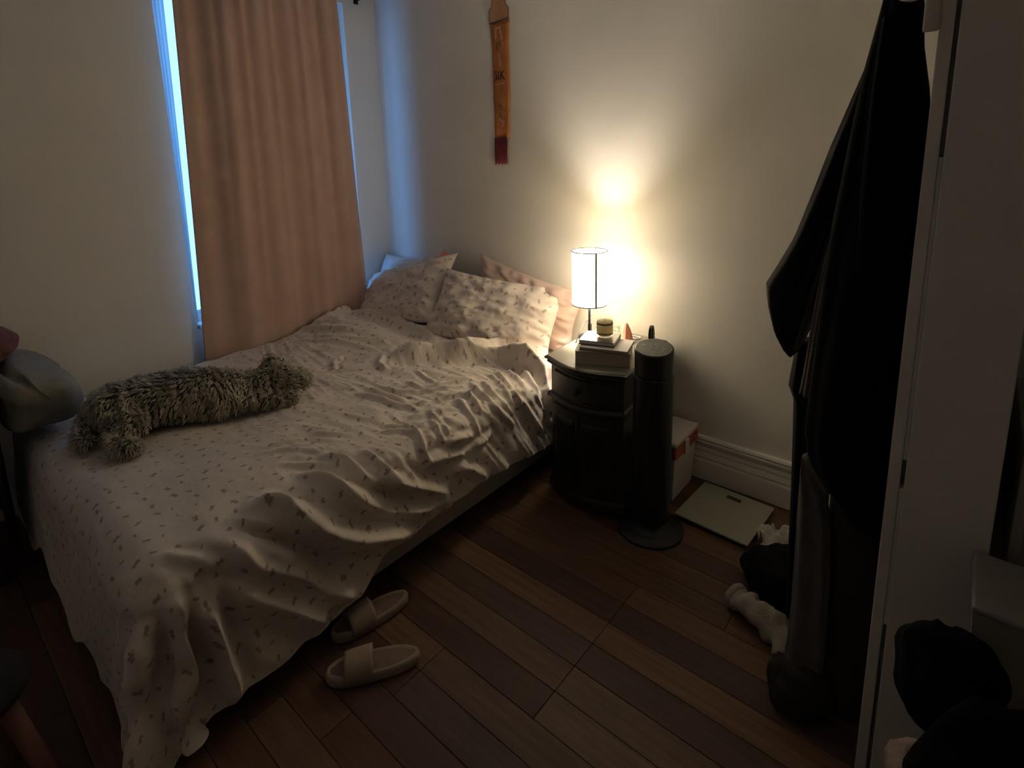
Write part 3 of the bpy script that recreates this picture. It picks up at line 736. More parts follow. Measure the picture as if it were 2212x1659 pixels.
mesh('wick', *tube([(CXc, CYc, CZ + 0.065), (CXc + 0.001, CYc, CZ + 0.076)], 0.001, 6), M_BLACK, cj)

# pink crystal point
M_CRYSTAL = mat('pink_salt_crystal', (0.80, 0.33, 0.22), 0.35, 0.12, 30, 0.2, 60)
M_CRYSTAL.node_tree.nodes['Principled BSDF'].inputs['Subsurface Weight'].default_value = 0.3
M_CRYSTAL.node_tree.nodes['Principled BSDF'].inputs['Subsurface Radius'].default_value = (0.02, 0.008, 0.005)
KX, KY = -1.172, 2.165
def facet(cx, cy, z0, prof, n=7, seed=1, lean=(0, 0)):
    r2 = random.Random(seed); jit = [r2.uniform(0.85, 1.12) for _ in range(n)]; L = []
    zmax = prof[-1][1]
    for r, z in prof:
        L.append([(cx + lean[0] * z / zmax + r * jit[k] * math.cos(2 * math.pi * k / n + 0.3), cy + lean[1] * z / zmax + r * jit[k] * math.sin(2 * math.pi * k / n + 0.3), z0 + z) for k in range(n)])
    return loft(L)
ck = mesh('crystal_point', *facet(KX, KY, NSZ + 0.0005, [(0.030, 0), (0.032, 0.012), (0.027, 0.035), (0.019, 0.060), (0.010, 0.080), (0.006, 0.088)], 8, 4, (-0.003, 0)), M_CRYSTAL)
T(ck, 'small pink crystal cone standing behind the books', 'crystal')

# small clear tumbler behind the candle
TX, TY = -1.255, 2.195
tb = thing('glass_tumbler', (TX, TY, NSZ), 'small clear glass tumbler between the lamp and pink crystal', 'glass')
mesh('glass_wall', *lathe([(0.001, 0.0006), (0.024, 0.0006), (0.027, 0.01), (0.030, 0.058), (0.0285, 0.0595), (0.026, 0.012), (0.022, 0.007), (0.001, 0.007)], 32, (TX, TY, NSZ)), M_JAR, tb, True)
mesh('water', *lathe([(0.001, 0.0075), (0.0215, 0.0075), (0.0275, 0.040), (0.001, 0.0402)], 32, (TX, TY, NSZ)), glass_mat('water_clear', (0.9, 0.93, 0.9), 0.03), tb, True)

# hair clip
HX, HY = -1.085, 2.235
hc = thing('hair_clip', (HX, HY, NSZ), 'black claw hair clip standing at the back of the nightstand', 'hair clip')
M_TORT = mat('dark_tortoise_plastic', (0.03, 0.02, 0.014), 0.3, 0.6, 60)
for s in (-1, 1):
    prof = [(0.003, 0.0), (0.005, 0.012), (0.006, 0.03), (0.005, 0.055), (0.002, 0.072)]
    L = [[(HX + s * (d + 0.001) + s * 0.005 * math.cos(t), HY + (0.017 - 0.1 * abs(z - 0.03)) * math.sin(t), NSZ + 0.001 + z) for t in [2 * math.pi * k / 10 for k in range(10)]] for d, z in prof]
    jaw = mesh('jaw', *loft(L), M_TORT, hc, True)
    for k in range(3):
        mesh('tooth', *tube([(HX + s * 0.011, HY - 0.01 + 0.01 * k, NSZ + 0.020), (HX + s * 0.002, HY - 0.01 + 0.01 * k, NSZ + 0.004)], [0.0022, 0.001], 6), M_TORT, jaw)
mesh('spring', *tube([(HX, HY - 0.009, NSZ + 0.052), (HX, HY + 0.009, NSZ + 0.052)], 0.0035, 8), M_DARKMETAL, hc)
hb = mesh('hair_tie', *tube([(HX - 0.075 + 0.020 * math.cos(t), HY - 0.005 + 0.017 * math.sin(t), NSZ + 0.0045 + 0.001 * math.sin(3 * t)) for t in [2 * math.pi * i / 24 for i in range(25)]], 0.0035, 8), M_WHITECLOTH, None, True)
T(hb, 'pale fabric hair tie lying beside the black hair clip', 'hair tie')

# ------------------------------------------------------------------ tower fan
FX, FY = -0.886, 1.850
M_FAN = mat('fan_black', (0.014, 0.014, 0.016), 0.42, 0.15, 20)
M_PANEL = mat('fan_panel_grey', (0.075, 0.085, 0.085), 0.22, 0.05, 10)
M_ICON = mat('fan_icon_print', (0.42, 0.45, 0.45), 0.5, 0.03, 10)
fan = thing('tower_fan', (FX, FY, 0), 'black tower fan on a round base beside the nightstand', 'fan')
def fan_loop(z, r, tilt=0.0, n=48):
    out = []
    d = np.array([-FX, -FY]); d = d / np.linalg.norm(d)
    for k in range(n):
        a = 2 * math.pi * k / n; px, py = r * math.cos(a), r * math.sin(a)
        out.append((FX + px, FY + py, z - tilt * (px * d[0] + py * d[1])))
    return out
mesh('base', *loft([fan_loop(z, r) for z, r in ((0.0005, 0.128), (0.006, 0.131), (0.012, 0.128), (0.020, 0.090), (0.030, 0.060), (0.048, 0.055))]), M_FAN, fan, True)
mesh('column', *loft([fan_loop(z, r) for z, r in ((0.044, 0.058), (0.052, 0.068), (0.07, 0.072), (0.35, 0.0745), (0.655, 0.0755), (0.662, 0.0755))]), M_FAN, fan, True)
mesh('head', *loft([fan_loop(0.662, 0.0715)] + [fan_loop(z, r, 0.16 * k) for z, r, k in ((0.668, 0.0715, 0), (0.745, 0.0725, 0.8), (0.764, 0.073, 1.0), (0.7685, 0.0715, 1.0))]), M_FAN, fan, True)
panel = mesh('control_panel', *loft([fan_loop(0.7670, 0.0675, 0.16), fan_loop(0.7695, 0.0670, 0.16)]), M_PANEL, fan, False)
fd = np.array([-FX, -FY]); fd /= np.linalg.norm(fd); fr = np.array([-fd[1], fd[0]])
for i, (iu, iv, s) in enumerate([(-0.040, -0.018, .006), (-0.012, -0.026, .005), (0.006, -0.024, .005), (-0.010, -0.006, .006), (0.010, -0.004, .005), (-0.036, 0.018, .005), (-0.022, 0.028, .005), (-0.004, 0.034, .006), (0.034, 0.004, .006), (0.030, 0.022, .005)]):
    c = np.array([FX, FY]) + fr * iu + fd * iv; z = 0.7699 - 0.16 * iv
    q = [(c + fr * s * a + fd * s * b, -0.16 * s * b) for a, b in ((-1, 0.6), (1, 0.6), (0.2, -0.9) if i % 2 else (1, -0.4), (-0.2, -0.9) if i % 2 else (-1, -0.4))]
    mesh('icon', [(p[0][0], p[0][1], z + p[1]) for p in q], [(0, 1, 2, 3)], M_ICON, panel)
gt = []
for k in range(15):
    a = math.atan2(-FY, -FX) + (k - 7) * 0.105
    gt.append(box(-0.0016, 0.0016, -0.0016, 0.0016, 0, 0)[0:0] or xf(box(-0.0015, 0.0015, -0.003, 0.003, 0.12, 0.62), Matrix.Translation((FX + 0.0745 * math.cos(a), FY + 0.0745 * math.sin(a), 0)) @ Matrix.Rotation(a, 4, 'Z')))
for g in gt: mesh('grille_slat', *g, M_FAN, fan)

# ------------------------------------------------------------------ storage bin and bathroom scale
M_BINW = mat('white_bin_plastic', (0.62, 0.56, 0.54), 0.5, 0.04, 10)
M_BINR = mat('orange_red_print', (0.42, 0.085, 0.03), 0.6, 0.5, 40)
sb = thing('storage_bin', (-0.99, 2.16, 0), 'white lidded storage bin with orange trim behind the fan', 'bin')
def taper(x0, x1, y0, y1, z0, z1, g):
    return loft([[(x0 + g, y0 + g, z0), (x1 - g, y0 + g, z0), (x1 - g, y1 - g, z0), (x0 + g, y1 - g, z0)], [(x0, y0, z1), (x1, y0, z1), (x1, y1, z1), (x0, y1, z1)]])
# scale
M_SCALE = mat('scale_glass_plate', (0.40, 0.40, 0.32), 0.25, 0.03, 10)
M_LCD = mat('scale_display', (0.05, 0.045, 0.055), 0.2, 0.05, 10)
bx1, by0 = -0.868, 2.045
mesh('bin_body', *taper(-0.985, bx1 - 0.010, by0 + 0.01, 2.285, 0.001, 0.258, 0.012), M_BINW, sb)
lid = mesh('lid', *bbox(-0.992, bx1, by0, 2.292, 0.262, 0.285, 0.009, 3), M_BINW, sb, True)
mesh('trim_band', *bbox(-0.989, bx1 - 0.003, by0 + 0.004, 2.289, 0.206, 0.2615, 0.004), M_BINR, sb)
mesh('latch', *bbox(bx1 - 0.004, bx1 + 0.006, 2.13, 2.17, 0.205, 0.268, 0.003), M_BINW, sb)
sc = thing('bathroom_scale', (-0.675, 2.115, 0), 'square grey-green bathroom scale on the floor by the baseboard', 'scale')
Ms = Matrix.Translation((-0.680, 2.112, 0)) @ Matrix.Rotation(-0.05, 4, 'Z')
pl8 = mesh('plate', *xf(bbox(-0.150, 0.150, -0.150, 0.150, 0.014, 0.024, 0.004, 3), Ms), M_SCALE, sc, True)
mesh('display', *xf(bbox(-0.030, 0.030, 0.088, 0.112, 0.0238, 0.0245, 0.0002, 1), Ms), M_LCD, pl8)
for sx in (-1, 1):
    for sy in (-1, 1):
        mesh('foot', *xf(lathe([(0.014, 0.0005), (0.016, 0.014)], 14, (sx * 0.12, sy * 0.12, 0), True, True), Ms), M_BLACK, sc)

# ------------------------------------------------------------------ slippers
M_SLIP = mat('slipper_foam', (0.40, 0.31, 0.24), 0.8, 0.06, 20, 0.1, 80)
M_SOLE = mat('slipper_footbed', (0.25, 0.175, 0.15), 0.85, 0.15, 30, 0.1, 80)
def slipper(toe, heel, label):
    toe, heel = np.array(toe), np.array(heel)
    d = toe - heel; Ls = np.linalg.norm(d); d = d / Ls; s = np.array([-d[1], d[0]])
    e = thing('slide_slipper', (*((toe + heel) / 2), 0), label, 'slipper', 'pair of slide slippers')
    half = lambda t: 0.046 * (1 - abs(2 * t - 1) ** 3.2) ** 0.5 * (0.86 + 0.20 * t)
    def outline(g, n=44):
        pts = []
        for k in range(n):
            a = 2 * math.pi * k / n
            t = 0.5 - 0.5 * math.cos(a) if a <= math.pi else 0.5 - 0.5 * math.cos(a)
            w = half(min(max(t, 0.0005), 0.9995)) * (1 if a <= math.pi else -1)
            tt = 0.5 + (t - 0.5) * (1 - 2 * g / Ls)
            w = math.copysign(max(0.0, abs(w) - g * (1 if 0.03 < t < 0.97 else 0.3)), w)
            pts.append(heel + d * Ls * tt + s * w)
        return pts
    lev = [(0.004, 0.0005), (0.0, 0.006), (0.0, 0.026), (0.003, 0.033), (0.008, 0.0345), (0.012, 0.031)]
    mesh('sole', *loft([[(p[0], p[1], z) for p in outline(g)] for g, z in lev]), M_SLIP, e, True)
    mesh('footbed', *loft([[(p[0], p[1], z) for p in outline(0.012)] for z in (0.030, 0.0314)]), M_SOLE, e)
    V, F = [], []; nt_, na = 10, 20
    for inner in (0, 1):
        for i in range(nt_ + 1):
            t = 0.50 + 0.30 * i / nt_
            for k in range(na + 1):
                a = math.pi * k / na
                hw = half(t) + 0.004 - 0.006 * inner
                w = math.cos(a) * hw; z = 0.014 + (0.062 - 0.010 * i / nt_ - 0.007 * inner) * math.sin(a) ** 0.62
                p = heel + d * Ls * t + s * w
                V.append((p[0], p[1], z))
    m_ = (nt_ + 1) * (na + 1)
    for i in range(nt_):
        for k in range(na):
            q = (i * (na + 1) + k, (i + 1) * (na + 1) + k, (i + 1) * (na + 1) + k + 1, i * (na + 1) + k + 1)
            F += [q, tuple(reversed([j + m_ for j in q]))]
    for k in range(na):
        F.append((k, k + 1, m_ + k + 1, m_ + k)); j = nt_ * (na + 1)
        F.append((j + k + 1, j + k, m_ + j + k, m_ + j + k + 1))
    for i in range(nt_):
        for k in (0, na):
            a_, b_ = i * (na + 1) + k, (i + 1) * (na + 1) + k
            F.append((a_, b_, m_ + b_, m_ + a_))
    fix(mesh('strap', V, F, M_SLIP, e, True))
slipper((-1.318, 0.650), (-1.160, 0.872), 'beige slide slipper lying nearer the camera, fully in the open')
slipper((-1.425, 0.735), (-1.372, 0.998), 'beige slide slipper half hidden under the bed edge')

# ------------------------------------------------------------------ wall banner
M_BAN = mat('orange_banner_cloth', (0.52, 0.19, 0.055), 0.85, 0.22, 14, 0.2, 200)
M_BANP = mat('faded_banner_print', (0.60, 0.33, 0.20), 0.85, 0.15, 60)
M_BANT = mat('banner_head_cloth', (0.48, 0.26, 0.15), 0.85, 0.1, 30)
M_INK = mat('black_ink', (0.02, 0.015, 0.012), 0.7, 0.2, 30)
M_INKG = mat('green_ink', (0.10, 0.085, 0.02), 0.7, 0.2, 30)
M_MAROON = mat('maroon_fringe', (0.20, 0.03, 0.04), 0.8, 0.3, 60)
M_PLASTIC = glass_mat('clear_sleeve', (0.97, 0.95, 0.93), 0.05)
BYW = YB - 0.006
ban = thing('wall_banner', (-2.03, BYW, 1.447), 'narrow orange cloth banner with inked characters and maroon fringe on the wall', 'banner')
rows = [(1.588, -2.080, -1.978), (1.70, -2.083, -1.972), (1.83, -2.082, -1.968), (1.95, -2.084, -1.966), (2.07, -2.085, -1.964), (2.17, -2.088, -1.962), (2.19, -2.092, -1.960)]
V, F = [], []
for z_, xa, xb in rows:
    for k in range(7):
        V.append((xa + (xb - xa) * k / 6, BYW - 0.0035 * math.sin(z_ * 21 + k * 0.5) - 0.001, z_))
for i in range(len(rows) - 1):
    for k in range(6): F.append((7 * i + k, 7 * i + k + 1, 7 * i + k + 8, 7 * i + k + 7))
bc = mesh('banner_cloth', V, F, M_BAN, ban, True); bc.modifiers.new('thickness', 'SOLIDIFY').thickness = 0.002
hd = [(-2.096, 2.193), (-1.958, 2.197), (-1.956, 2.245), (-1.968, 2.262), (-1.984, 2.272), (-1.984, 2.36), (-2.070, 2.36), (-2.070, 2.275), (-2.088, 2.262), (-2.096, 2.243)]
fix(mesh('banner_head', *loft([[(x, BYW - 0.0045, z) for x, z in hd], [(x, BYW - 0.0015, z) for x, z in hd]]), M_BANT, ban))
mesh('stitching', *tube([(x, BYW - 0.0052, z) for x, z in ((-2.094, 2.190), (-2.05, 2.186), (-2.0, 2.196), (-1.960, 2.199))], 0.0016, 6), M_INK, ban)
for sx in (-1, 1):
    mesh('stitching', *tube([(-2.027 + sx * 0.068, BYW - 0.0052, 2.20), (-2.027 + sx * 0.067, BYW - 0.0052, 2.252), (-2.027 + sx * 0.045, BYW - 0.0052, 2.272), (-2.027 + sx * 0.043, BYW - 0.0052, 2.35)], 0.0013, 6), M_INK, ban)
def stroke(pts, w, m, name='brush_stroke'):
    P_ = [Vector((x, 0, z)) for x, z in pts]; V, F = [], []
    for i, p in enumerate(P_):
        t = (P_[min(i + 1, len(P_) - 1)] - P_[max(i - 1, 0)]).normalized(); n = Vector((-t.z, 0, t.x)) * w / 2
        for q in (p - n, p + n): V.append((q.x, BYW - 0.0075, q.z))
    for i in range(len(P_) - 1): F.append((2 * i, 2 * i + 1, 2 * i + 3, 2 * i + 2))
    o = mesh(name, V, F, m, ban); o.modifiers.new('thickness', 'SOLIDIFY').thickness = 0.0006
cxg, czg = -2.030, 1.918
for pts in ([(-0.033, 0.022), (-0.018, 0.022)], [(-0.034, 0.010), (-0.020, 0.006), (-0.018, -0.010), (-0.034, -0.022)], [(-0.030, -0.006), (-0.016, -0.006)],
            [(-0.006, 0.024), (-0.006, -0.020), (-0.016, -0.016)], [(0.010, 0.024), (0.008, -0.022)], [(0.030, 0.022), (0.012, 0.004)], [(0.012, 0.004), (0.022, -0.008), (0.036, -0.022)]):
    stroke([(cxg + a, czg + b) for a, b in pts], 0.0065, M_INK)
for pts in ([(0.012, 0.02), (0.012, -0.012)], [(-0.02, 0.004), (0.004, 0.008)], [(-0.018, -0.012), (-0.004, -0.004), (-0.006, -0.02), (-0.02, -0.018)]):
    stroke([(-2.032 + a, 2.075 + b) for a, b in pts], 0.006, M_INKG)
for pts in ([(0.0, 0.024), (-0.002, 0.008)], [(-0.016, 0.006), (0.010, 0.010), (0.006, -0.012), (-0.010, -0.008)], [(0.006, -0.028), (-0.006, -0.038), (0.010, -0.044)]):
    stroke([(-2.032 + a, 1.752 + b) for a, b in pts], 0.005, M_INKG)
for pts, w in (([(-2.055, 2.155), (-2.010, 2.160)], 0.010), ([(-2.046, 2.148), (-2.050, 2.105)], 0.012), ([(-2.018, 2.15), (-2.004, 2.10)], 0.012), ([(-2.030, 2.03), (-2.022, 1.965)], 0.014),
               ([(-2.060, 1.872), (-2.022, 1.878), (-1.998, 1.876)], 0.007), ([(-2.040, 1.694), (-2.010, 1.672), (-2.024, 1.652)], 0.012), ([(-2.012, 1.690), (-2.004, 1.660)], 0.008)):
    stroke(pts, w, M_BANP, 'faded_print')
for i in range(12):
    x0 = -2.079 + i * 0.0078
    mesh('fringe', *tube([(x0, BYW - 0.003, 1.592), (x0 - 0.002 + 0.002 * math.sin(i), BYW - 0.0045, 1.52), (x0 - 0.003 + 0.003 * math.sin(i * 2.3), BYW - 0.004, 1.450 + 0.004 * (i % 3))], [0.0043, 0.0042, 0.0034], 6), M_MAROON, ban, True)
mesh('clear_sleeve', *box(-1.992, -1.974, BYW - 0.010, BYW - 0.0095, 1.447, 1.60), M_PLASTIC, ban)

# ------------------------------------------------------------------ garments on the right wall
M_COAT = mat('black_coat_wool', (0.006, 0.006, 0.007), 0.95, 0.2, 30, 0.2, 200, spec=0.1)
M_JACKET = mat('black_jacket_cloth', (0.010, 0.009, 0.010), 0.8, 0.2, 30, 0.2, 120, spec=0.2)
M_ROBE = mat('grey_towel_cloth', (0.16, 0.14, 0.13), 0.95, 0.15, 20, 0.35, 120)
M_BROWNG = mat('dark_brown_cloth', (0.030, 0.024, 0.020), 0.95, 0.2, 20, 0.2, 100)
M_LINING = mat('taupe_lining_cloth', (0.11, 0.09, 0.075), 0.8, 0.2, 20, 0.25, 60)
def garment(name, prof, yc, ry, m, parent=None, seed=1, n=56, levels=46, fold=0.10, kf=7, xmax=-0.093):
    pr_ = []
    for l, r, v in prof:
        a, b = at_y(l, v, yc), at_y(r, v, yc); pr_.append(((a[2] + b[2]) / 2, a[0], b[0]))
    zz = np.array([p[0] for p in pr_])[::-1]; la = np.array([p[1] for p in pr_])[::-1]; ra = np.array([p[2] for p in pr_])[::-1]
    loops = []
    for z in np.linspace(zz[0], zz[-1], levels):
        xl, xr = np.interp(z, zz, la), np.interp(z, zz, ra)
        xm, rx = (xl + xr) / 2, max(0.004, (xr - xl) / 2); L = []
        k_ = ry if not callable(ry) else ry(z)
        k_ = min(k_, rx * 1.6 + 0.01)
        for k in range(n):
            a = 2 * math.pi * k / n
            f = 1 + fold * math.sin(kf * a + 2.5 * float(vnoise(z * 1.2, a, seed)) + seed) * abs(math.sin(a)) + 0.5 * fold * float(vnoise(z * 5 + seed, math.cos(a) * 2 + math.sin(a) * 3, seed + 3))
            ca, sa_ = math.cos(a), math.sin(a)
            cxp = math.copysign(abs(ca) ** 0.85, ca)
            L.append((min(xm + rx * cxp * (1 + 0.35 * (f - 1)), xmax), yc + k_ * sa_ * f, float(z)))
        loops.append(L)
    return fix(mesh(name, *loft(loops), m, parent, True))
jk = thing('dark_jacket', (-0.3, 1.60, 1.0), 'dark jacket with a flared sleeve hanging behind the long black coat', 'jacket')
garment('sleeve', [(1912, 1935, -12), (1868, 1915, 150), (1795, 1880, 320), (1762, 1850, 405), (1718, 1815, 515), (1680, 1800, 580), (1656, 1785, 618), (1662, 1770, 665), (1678, 1745, 715), (1700, 1722, 764), (1706, 1712, 768)], 1.60, 0.075, M_JACKET, jk, 4)
garment('lining', [(1862, 1885, 330), (1808, 1840, 470), (1782, 1822, 560), (1764, 1806, 640), (1750, 1792, 720), (1738, 1776, 800), (1728, 1772, 850)], 1.515, 0.03, M_LINING, jk, 9, fold=0.25, kf=5)
nv_ = garment('dark_trousers', [(1722, 1790, 740), (1710, 1800, 800), (1703, 1800, 838), (1714, 1800, 868), (1712, 1800, 960), (1708, 1790, 1080), (1702, 1780, 1200), (1698, 1770, 1330)], 1.66, 0.05, M_JACKET, None, 6)
T(nv_, 'long dark trousers hanging farthest back on the right wall', 'trousers')
tw = garment('grey_towel', [(1734, 1744, 985), (1730, 1760, 1020), (1727, 1786, 1060), (1722, 1797, 1120), (1716, 1796, 1220), (1708, 1790, 1320), (1698, 1784, 1400), (1690, 1780, 1440), (1712, 1776, 1480), (1732, 1772, 1520), (1744, 1762, 1556)], 1.455, 0.032, M_ROBE, None, 12, fold=0.22, kf=5)
T(tw, 'grey towel hanging below the black coat, reaching almost to the floor', 'towel')
bg = garment('brown_skirt', [(1800, 1930, 1020), (1790, 1925, 1120), (1780, 1915, 1250), (1774, 1905, 1400), (1768, 1892, 1520)], 1.50, 0.05, M_BROWNG, None, 15)
T(bg, 'dark brown skirt hanging between the grey towel and white trim', 'skirt')
ct = thing('long_coat', (-0.15, 1.405, 0.62), 'long black coat hanging in front of the other clothes', 'coat')
garment('coat_body', [(1912, 1994, -14), (1903, 1997, 30), (1884, 1995, 100), (1866, 2003, 165), (1856, 2009, 210), (1832, 2004, 320), (1802, 1992, 465), (1788, 1982, 560), (1776, 1974, 650), (1762, 1963, 760), (1748, 1953, 860), (1737, 1944, 950), (1744, 1938, 1010), (1778, 1932, 1062), (1816, 1926, 1098), (1850, 1922, 1130), (1890, 1912, 1152)], 1.405, lambda z: 0.065, M_COAT, ct, 2)
garment('coat_sleeve', [(1906, 1940, 40), (1876, 1935, 200), (1850, 1925, 420), (1838, 1905, 640), (1832, 1888, 820), (1838, 1872, 900)], 1.365, 0.034, M_COAT, ct, 21, fold=0.14)
M_HOOK = mat('white_hook_plastic', (0.62, 0.60, 0.55), 0.4, 0.03, 10)
hk = thing('coat_hook', (-0.085, 1.285, 1.72), 'white plastic coat hook fixed to the trim above the coat', 'hook')
h0, h1 = at_y(2002, -25, 1.286), at_y(2028, 66, 1.286)
mesh('plate', *bbox(h0[0], h1[0], 1.281, 1.2915, h1[2], h0[2] + 0.03, 0.004, 3), M_HOOK, hk, True)
mesh('arm', *tube(spline([(h0[0] + 0.006, 1.287, h0[2] + 0.005), (h0[0] - 0.02, 1.31, h0[2] - 0.008), (h0[0] - 0.045, 1.33, h0[2] + 0.004), (h0[0] - 0.055, 1.335, h0[2] + 0.018)], 14), 0.006, 10), M_HOOK, hk, True)

# ------------------------------------------------------------------ small things on the floor by the clothes
def lump(name, c, r, m, seed, amp=0.25, freq=1.6, label=None, cat=None, zmin=0.001, sub=4, group=None, rz=0.0):
    bm = bmesh.new(); bmesh.ops.create_icosphere(bm, subdivisions=sub, radius=1.0)
    Rz = Matrix.Rotation(rz, 3, 'Z')
    for v in bm.verts:
        p = v.co.copy()
        n = float(vnoise(p.x * freq + seed, p.y * freq + p.z * 1.7, seed)) + 0.5 * float(vnoise(p.x * freq * 2.3 + p.z * 2, p.y * freq * 2.3 + seed, seed + 1)) + 0.35 * (1 - 2 * abs(float(vnoise(p.x * freq * 3 + p.z, p.y * freq * 3 - p.z, seed + 2))))
        p *= 1 + amp * n
        q = Rz @ Vector((p.x * r[0], p.y * r[1], p.z * r[2]))
        v.co = Vector((c[0] + q.x, c[1] + q.y, max(zmin, c[2] + q.z)))
    me = bpy.data.meshes.new(name); bm.to_mesh(me); bm.free()
    me.polygons.foreach_set('use_smooth', [True] * len(me.polygons))
    o = bpy.data.objects.new(name, me); COL.objects.link(o); me.materials.append(m)
    if label: T(o, label, cat, group)
    return o
M_SOCK = mat('cream_sock_knit', (0.42, 0.38, 0.30), 0.95, 0.1, 30, 0.4, 200)
M_TISSUE = mat('white_tissue', (0.60, 0.58, 0.52), 0.8, 0.1, 30, 0.3, 60)
lump('black_garment_pile', (-0.385, 1.815, 0.055), (0.115, 0.125, 0.105), M_COAT, 31, 0.16, 1.4, 'crumpled black garment heaped on the floor beside the scale', 'garment')
def crumple(name, c, w, d, h, m, seed, rz, label, cat):
    n1, n2 = 26, 22
    u, v = np.meshgrid(np.linspace(-1, 1, n1), np.linspace(-1, 1, n2), indexing='ij')
    X_ = w / 2 * (u + 0.18 * vnoise(u * 2, v * 2, seed)); Y_ = d / 2 * (v + 0.22 * vnoise(u * 2 + 5, v * 2, seed + 1))
    Z_ = h * np.clip(0.35 + 0.75 * (1 - np.abs(vnoise(u * 1.8, v * 1.8, seed + 2)) * 1.6) * (1 - 0.5 * (u * u + v * v)) + 0.25 * vnoise(u * 5, v * 5, seed + 3), 0.03, 2)
    c_, s_ = math.cos(rz), math.sin(rz)
    P_ = np.stack([c[0] + c_ * X_ - s_ * Y_, c[1] + s_ * X_ + c_ * Y_, c[2] + Z_], -1).reshape(-1, 3)
    o = mesh(name, P_, grid_faces(n1, n2), m, None, True); o.modifiers.new('thickness', 'SOLIDIFY').thickness = 0.002
    return T(o, label, cat)
crumple('tissue', (-0.455, 2.045, 0.002), 0.14, 0.10, 0.085, M_TISSUE, 41, 0.5, 'crumpled white tissue beside the black garment on the floor', 'tissue')
# a bunched cream sock: leg, foot and ribbed cuff
sk = thing('sock', (-0.40, 1.63, 0), 'bunched cream sock on the floor below the grey towel', 'sock')
sp_ = spline([(-0.478, 1.664, 0.036), (-0.450, 1.646, 0.048), (-0.40, 1.622, 0.050), (-0.345, 1.600, 0.046), (-0.300, 1.560, 0.036), (-0.262, 1.535, 0.028)], 26)
loops = []
for i, p in enumerate(sp_):
    t = i / 26; r = 0.030 + 0.012 * math.sin(t * 3.0) + 0.003 * math.sin(t * 34); L = []
    for k in range(18):
        a = 2 * math.pi * k / 18; rr = r * (1 + 0.30 * float(vnoise(t * 9, a * 1.3, 51)))
        L.append((p.x + 0.5 * rr * math.cos(a), p.y + 0.95 * rr * math.cos(a), max(0.001, p.z + 0.95 * rr * math.sin(a))))
    loops.append(L)
fix(mesh('foot', *loft(loops), M_SOCK, sk, True))
cuff = [[(q[0] - 0.016 * j, q[1] + 0.008 * j, q[2] if j < 2 else q[2]) for q in loops[0]] for j in (0, 1)]
cuff = [[(q[0] + (q[0] + 0.485) * 0.18, q[1] + (q[1] - 1.668) * 0.18, max(0.001, q[2] * 1.08)) for q in L] for L in cuff]
fix(mesh('cuff', *loft(cuff), M_SOCK, sk, True))
pk = mesh('hair_tie', *tube([(-0.505 + 0.018 * math.cos(t), 1.845 + 0.018 * math.sin(t), 0.006) for t in [2 * math.pi * i / 24 for i in range(25)]], 0.005, 8), mat('tan_hair_tie_cloth', (0.30, 0.15, 0.09), 0.8, 0.1, 30), None, True)
T(pk, 'small tan hair tie on the floorboards near the black garment', 'hair tie')
lump('black_bag', (-0.245, 1.435, 0.055), (0.085, 0.075, 0.075), M_BROWNG, 61, 0.14, 1.3, 'soft dark bag on the floor under the grey towel', 'bag')

# ------------------------------------------------------------------ right corner: dresser, hamper, clothes
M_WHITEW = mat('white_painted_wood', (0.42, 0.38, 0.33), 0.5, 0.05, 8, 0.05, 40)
ds = thing('dresser', (0.4, 1.6, 0), 'white painted dresser beyond the wall end at the right edge', 'dresser')
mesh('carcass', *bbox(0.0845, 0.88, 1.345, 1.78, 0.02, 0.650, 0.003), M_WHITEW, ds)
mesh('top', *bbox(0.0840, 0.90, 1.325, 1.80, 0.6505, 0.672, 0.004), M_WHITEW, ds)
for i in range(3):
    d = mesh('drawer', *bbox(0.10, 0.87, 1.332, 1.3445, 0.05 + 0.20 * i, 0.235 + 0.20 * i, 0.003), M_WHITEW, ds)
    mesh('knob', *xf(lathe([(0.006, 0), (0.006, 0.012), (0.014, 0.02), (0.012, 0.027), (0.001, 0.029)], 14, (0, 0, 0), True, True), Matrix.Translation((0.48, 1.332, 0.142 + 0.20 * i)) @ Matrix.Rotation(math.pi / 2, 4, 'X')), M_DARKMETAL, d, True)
for x in (0.11, 0.85):
    for y in (1.37, 1.75): mesh('foot', *box(x - 0.02, x + 0.02, y - 0.02, y + 0.02, 0, 0.0195), M_WHITEW, ds)
pb = mesh('leaning_board', *bbox(0.112, 0.130, 1.335, 1.78, 0.6735, 0.925, 0.003), M_WHITEW)
T(pb, 'white board standing on edge on the dresser', 'board')
hm = thing('laundry_hamper', (0.24, 1.13, 0), 'white tapered laundry hamper at the right edge behind black clothes', 'hamper')
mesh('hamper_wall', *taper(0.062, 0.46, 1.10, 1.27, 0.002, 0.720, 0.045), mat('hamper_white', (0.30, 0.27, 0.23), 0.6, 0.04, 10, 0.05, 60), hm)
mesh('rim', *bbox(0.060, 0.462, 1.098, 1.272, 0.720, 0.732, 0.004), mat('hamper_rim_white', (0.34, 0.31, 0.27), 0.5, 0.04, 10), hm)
_c = at_y(2052, 1475, 0.985)
lump('black_backpack', tuple(_c), (0.072, 0.055, 0.098), M_COAT, 71, 0.13, 1.3, 'slumped black backpack leaning on the white hamper', 'backpack', 0.002)
_c = at_y(2150, 1650, 0.90)
lump('black_sweater', (_c[0], _c[1], 0.20), (0.13, 0.085, _c[2] - 0.20 + 0.085), M_COAT, 75, 0.07, 1.2, 'black sweater heaped at the bottom right corner', 'sweater', 0.002)
_c = at_y(2000, 1660, 0.93)
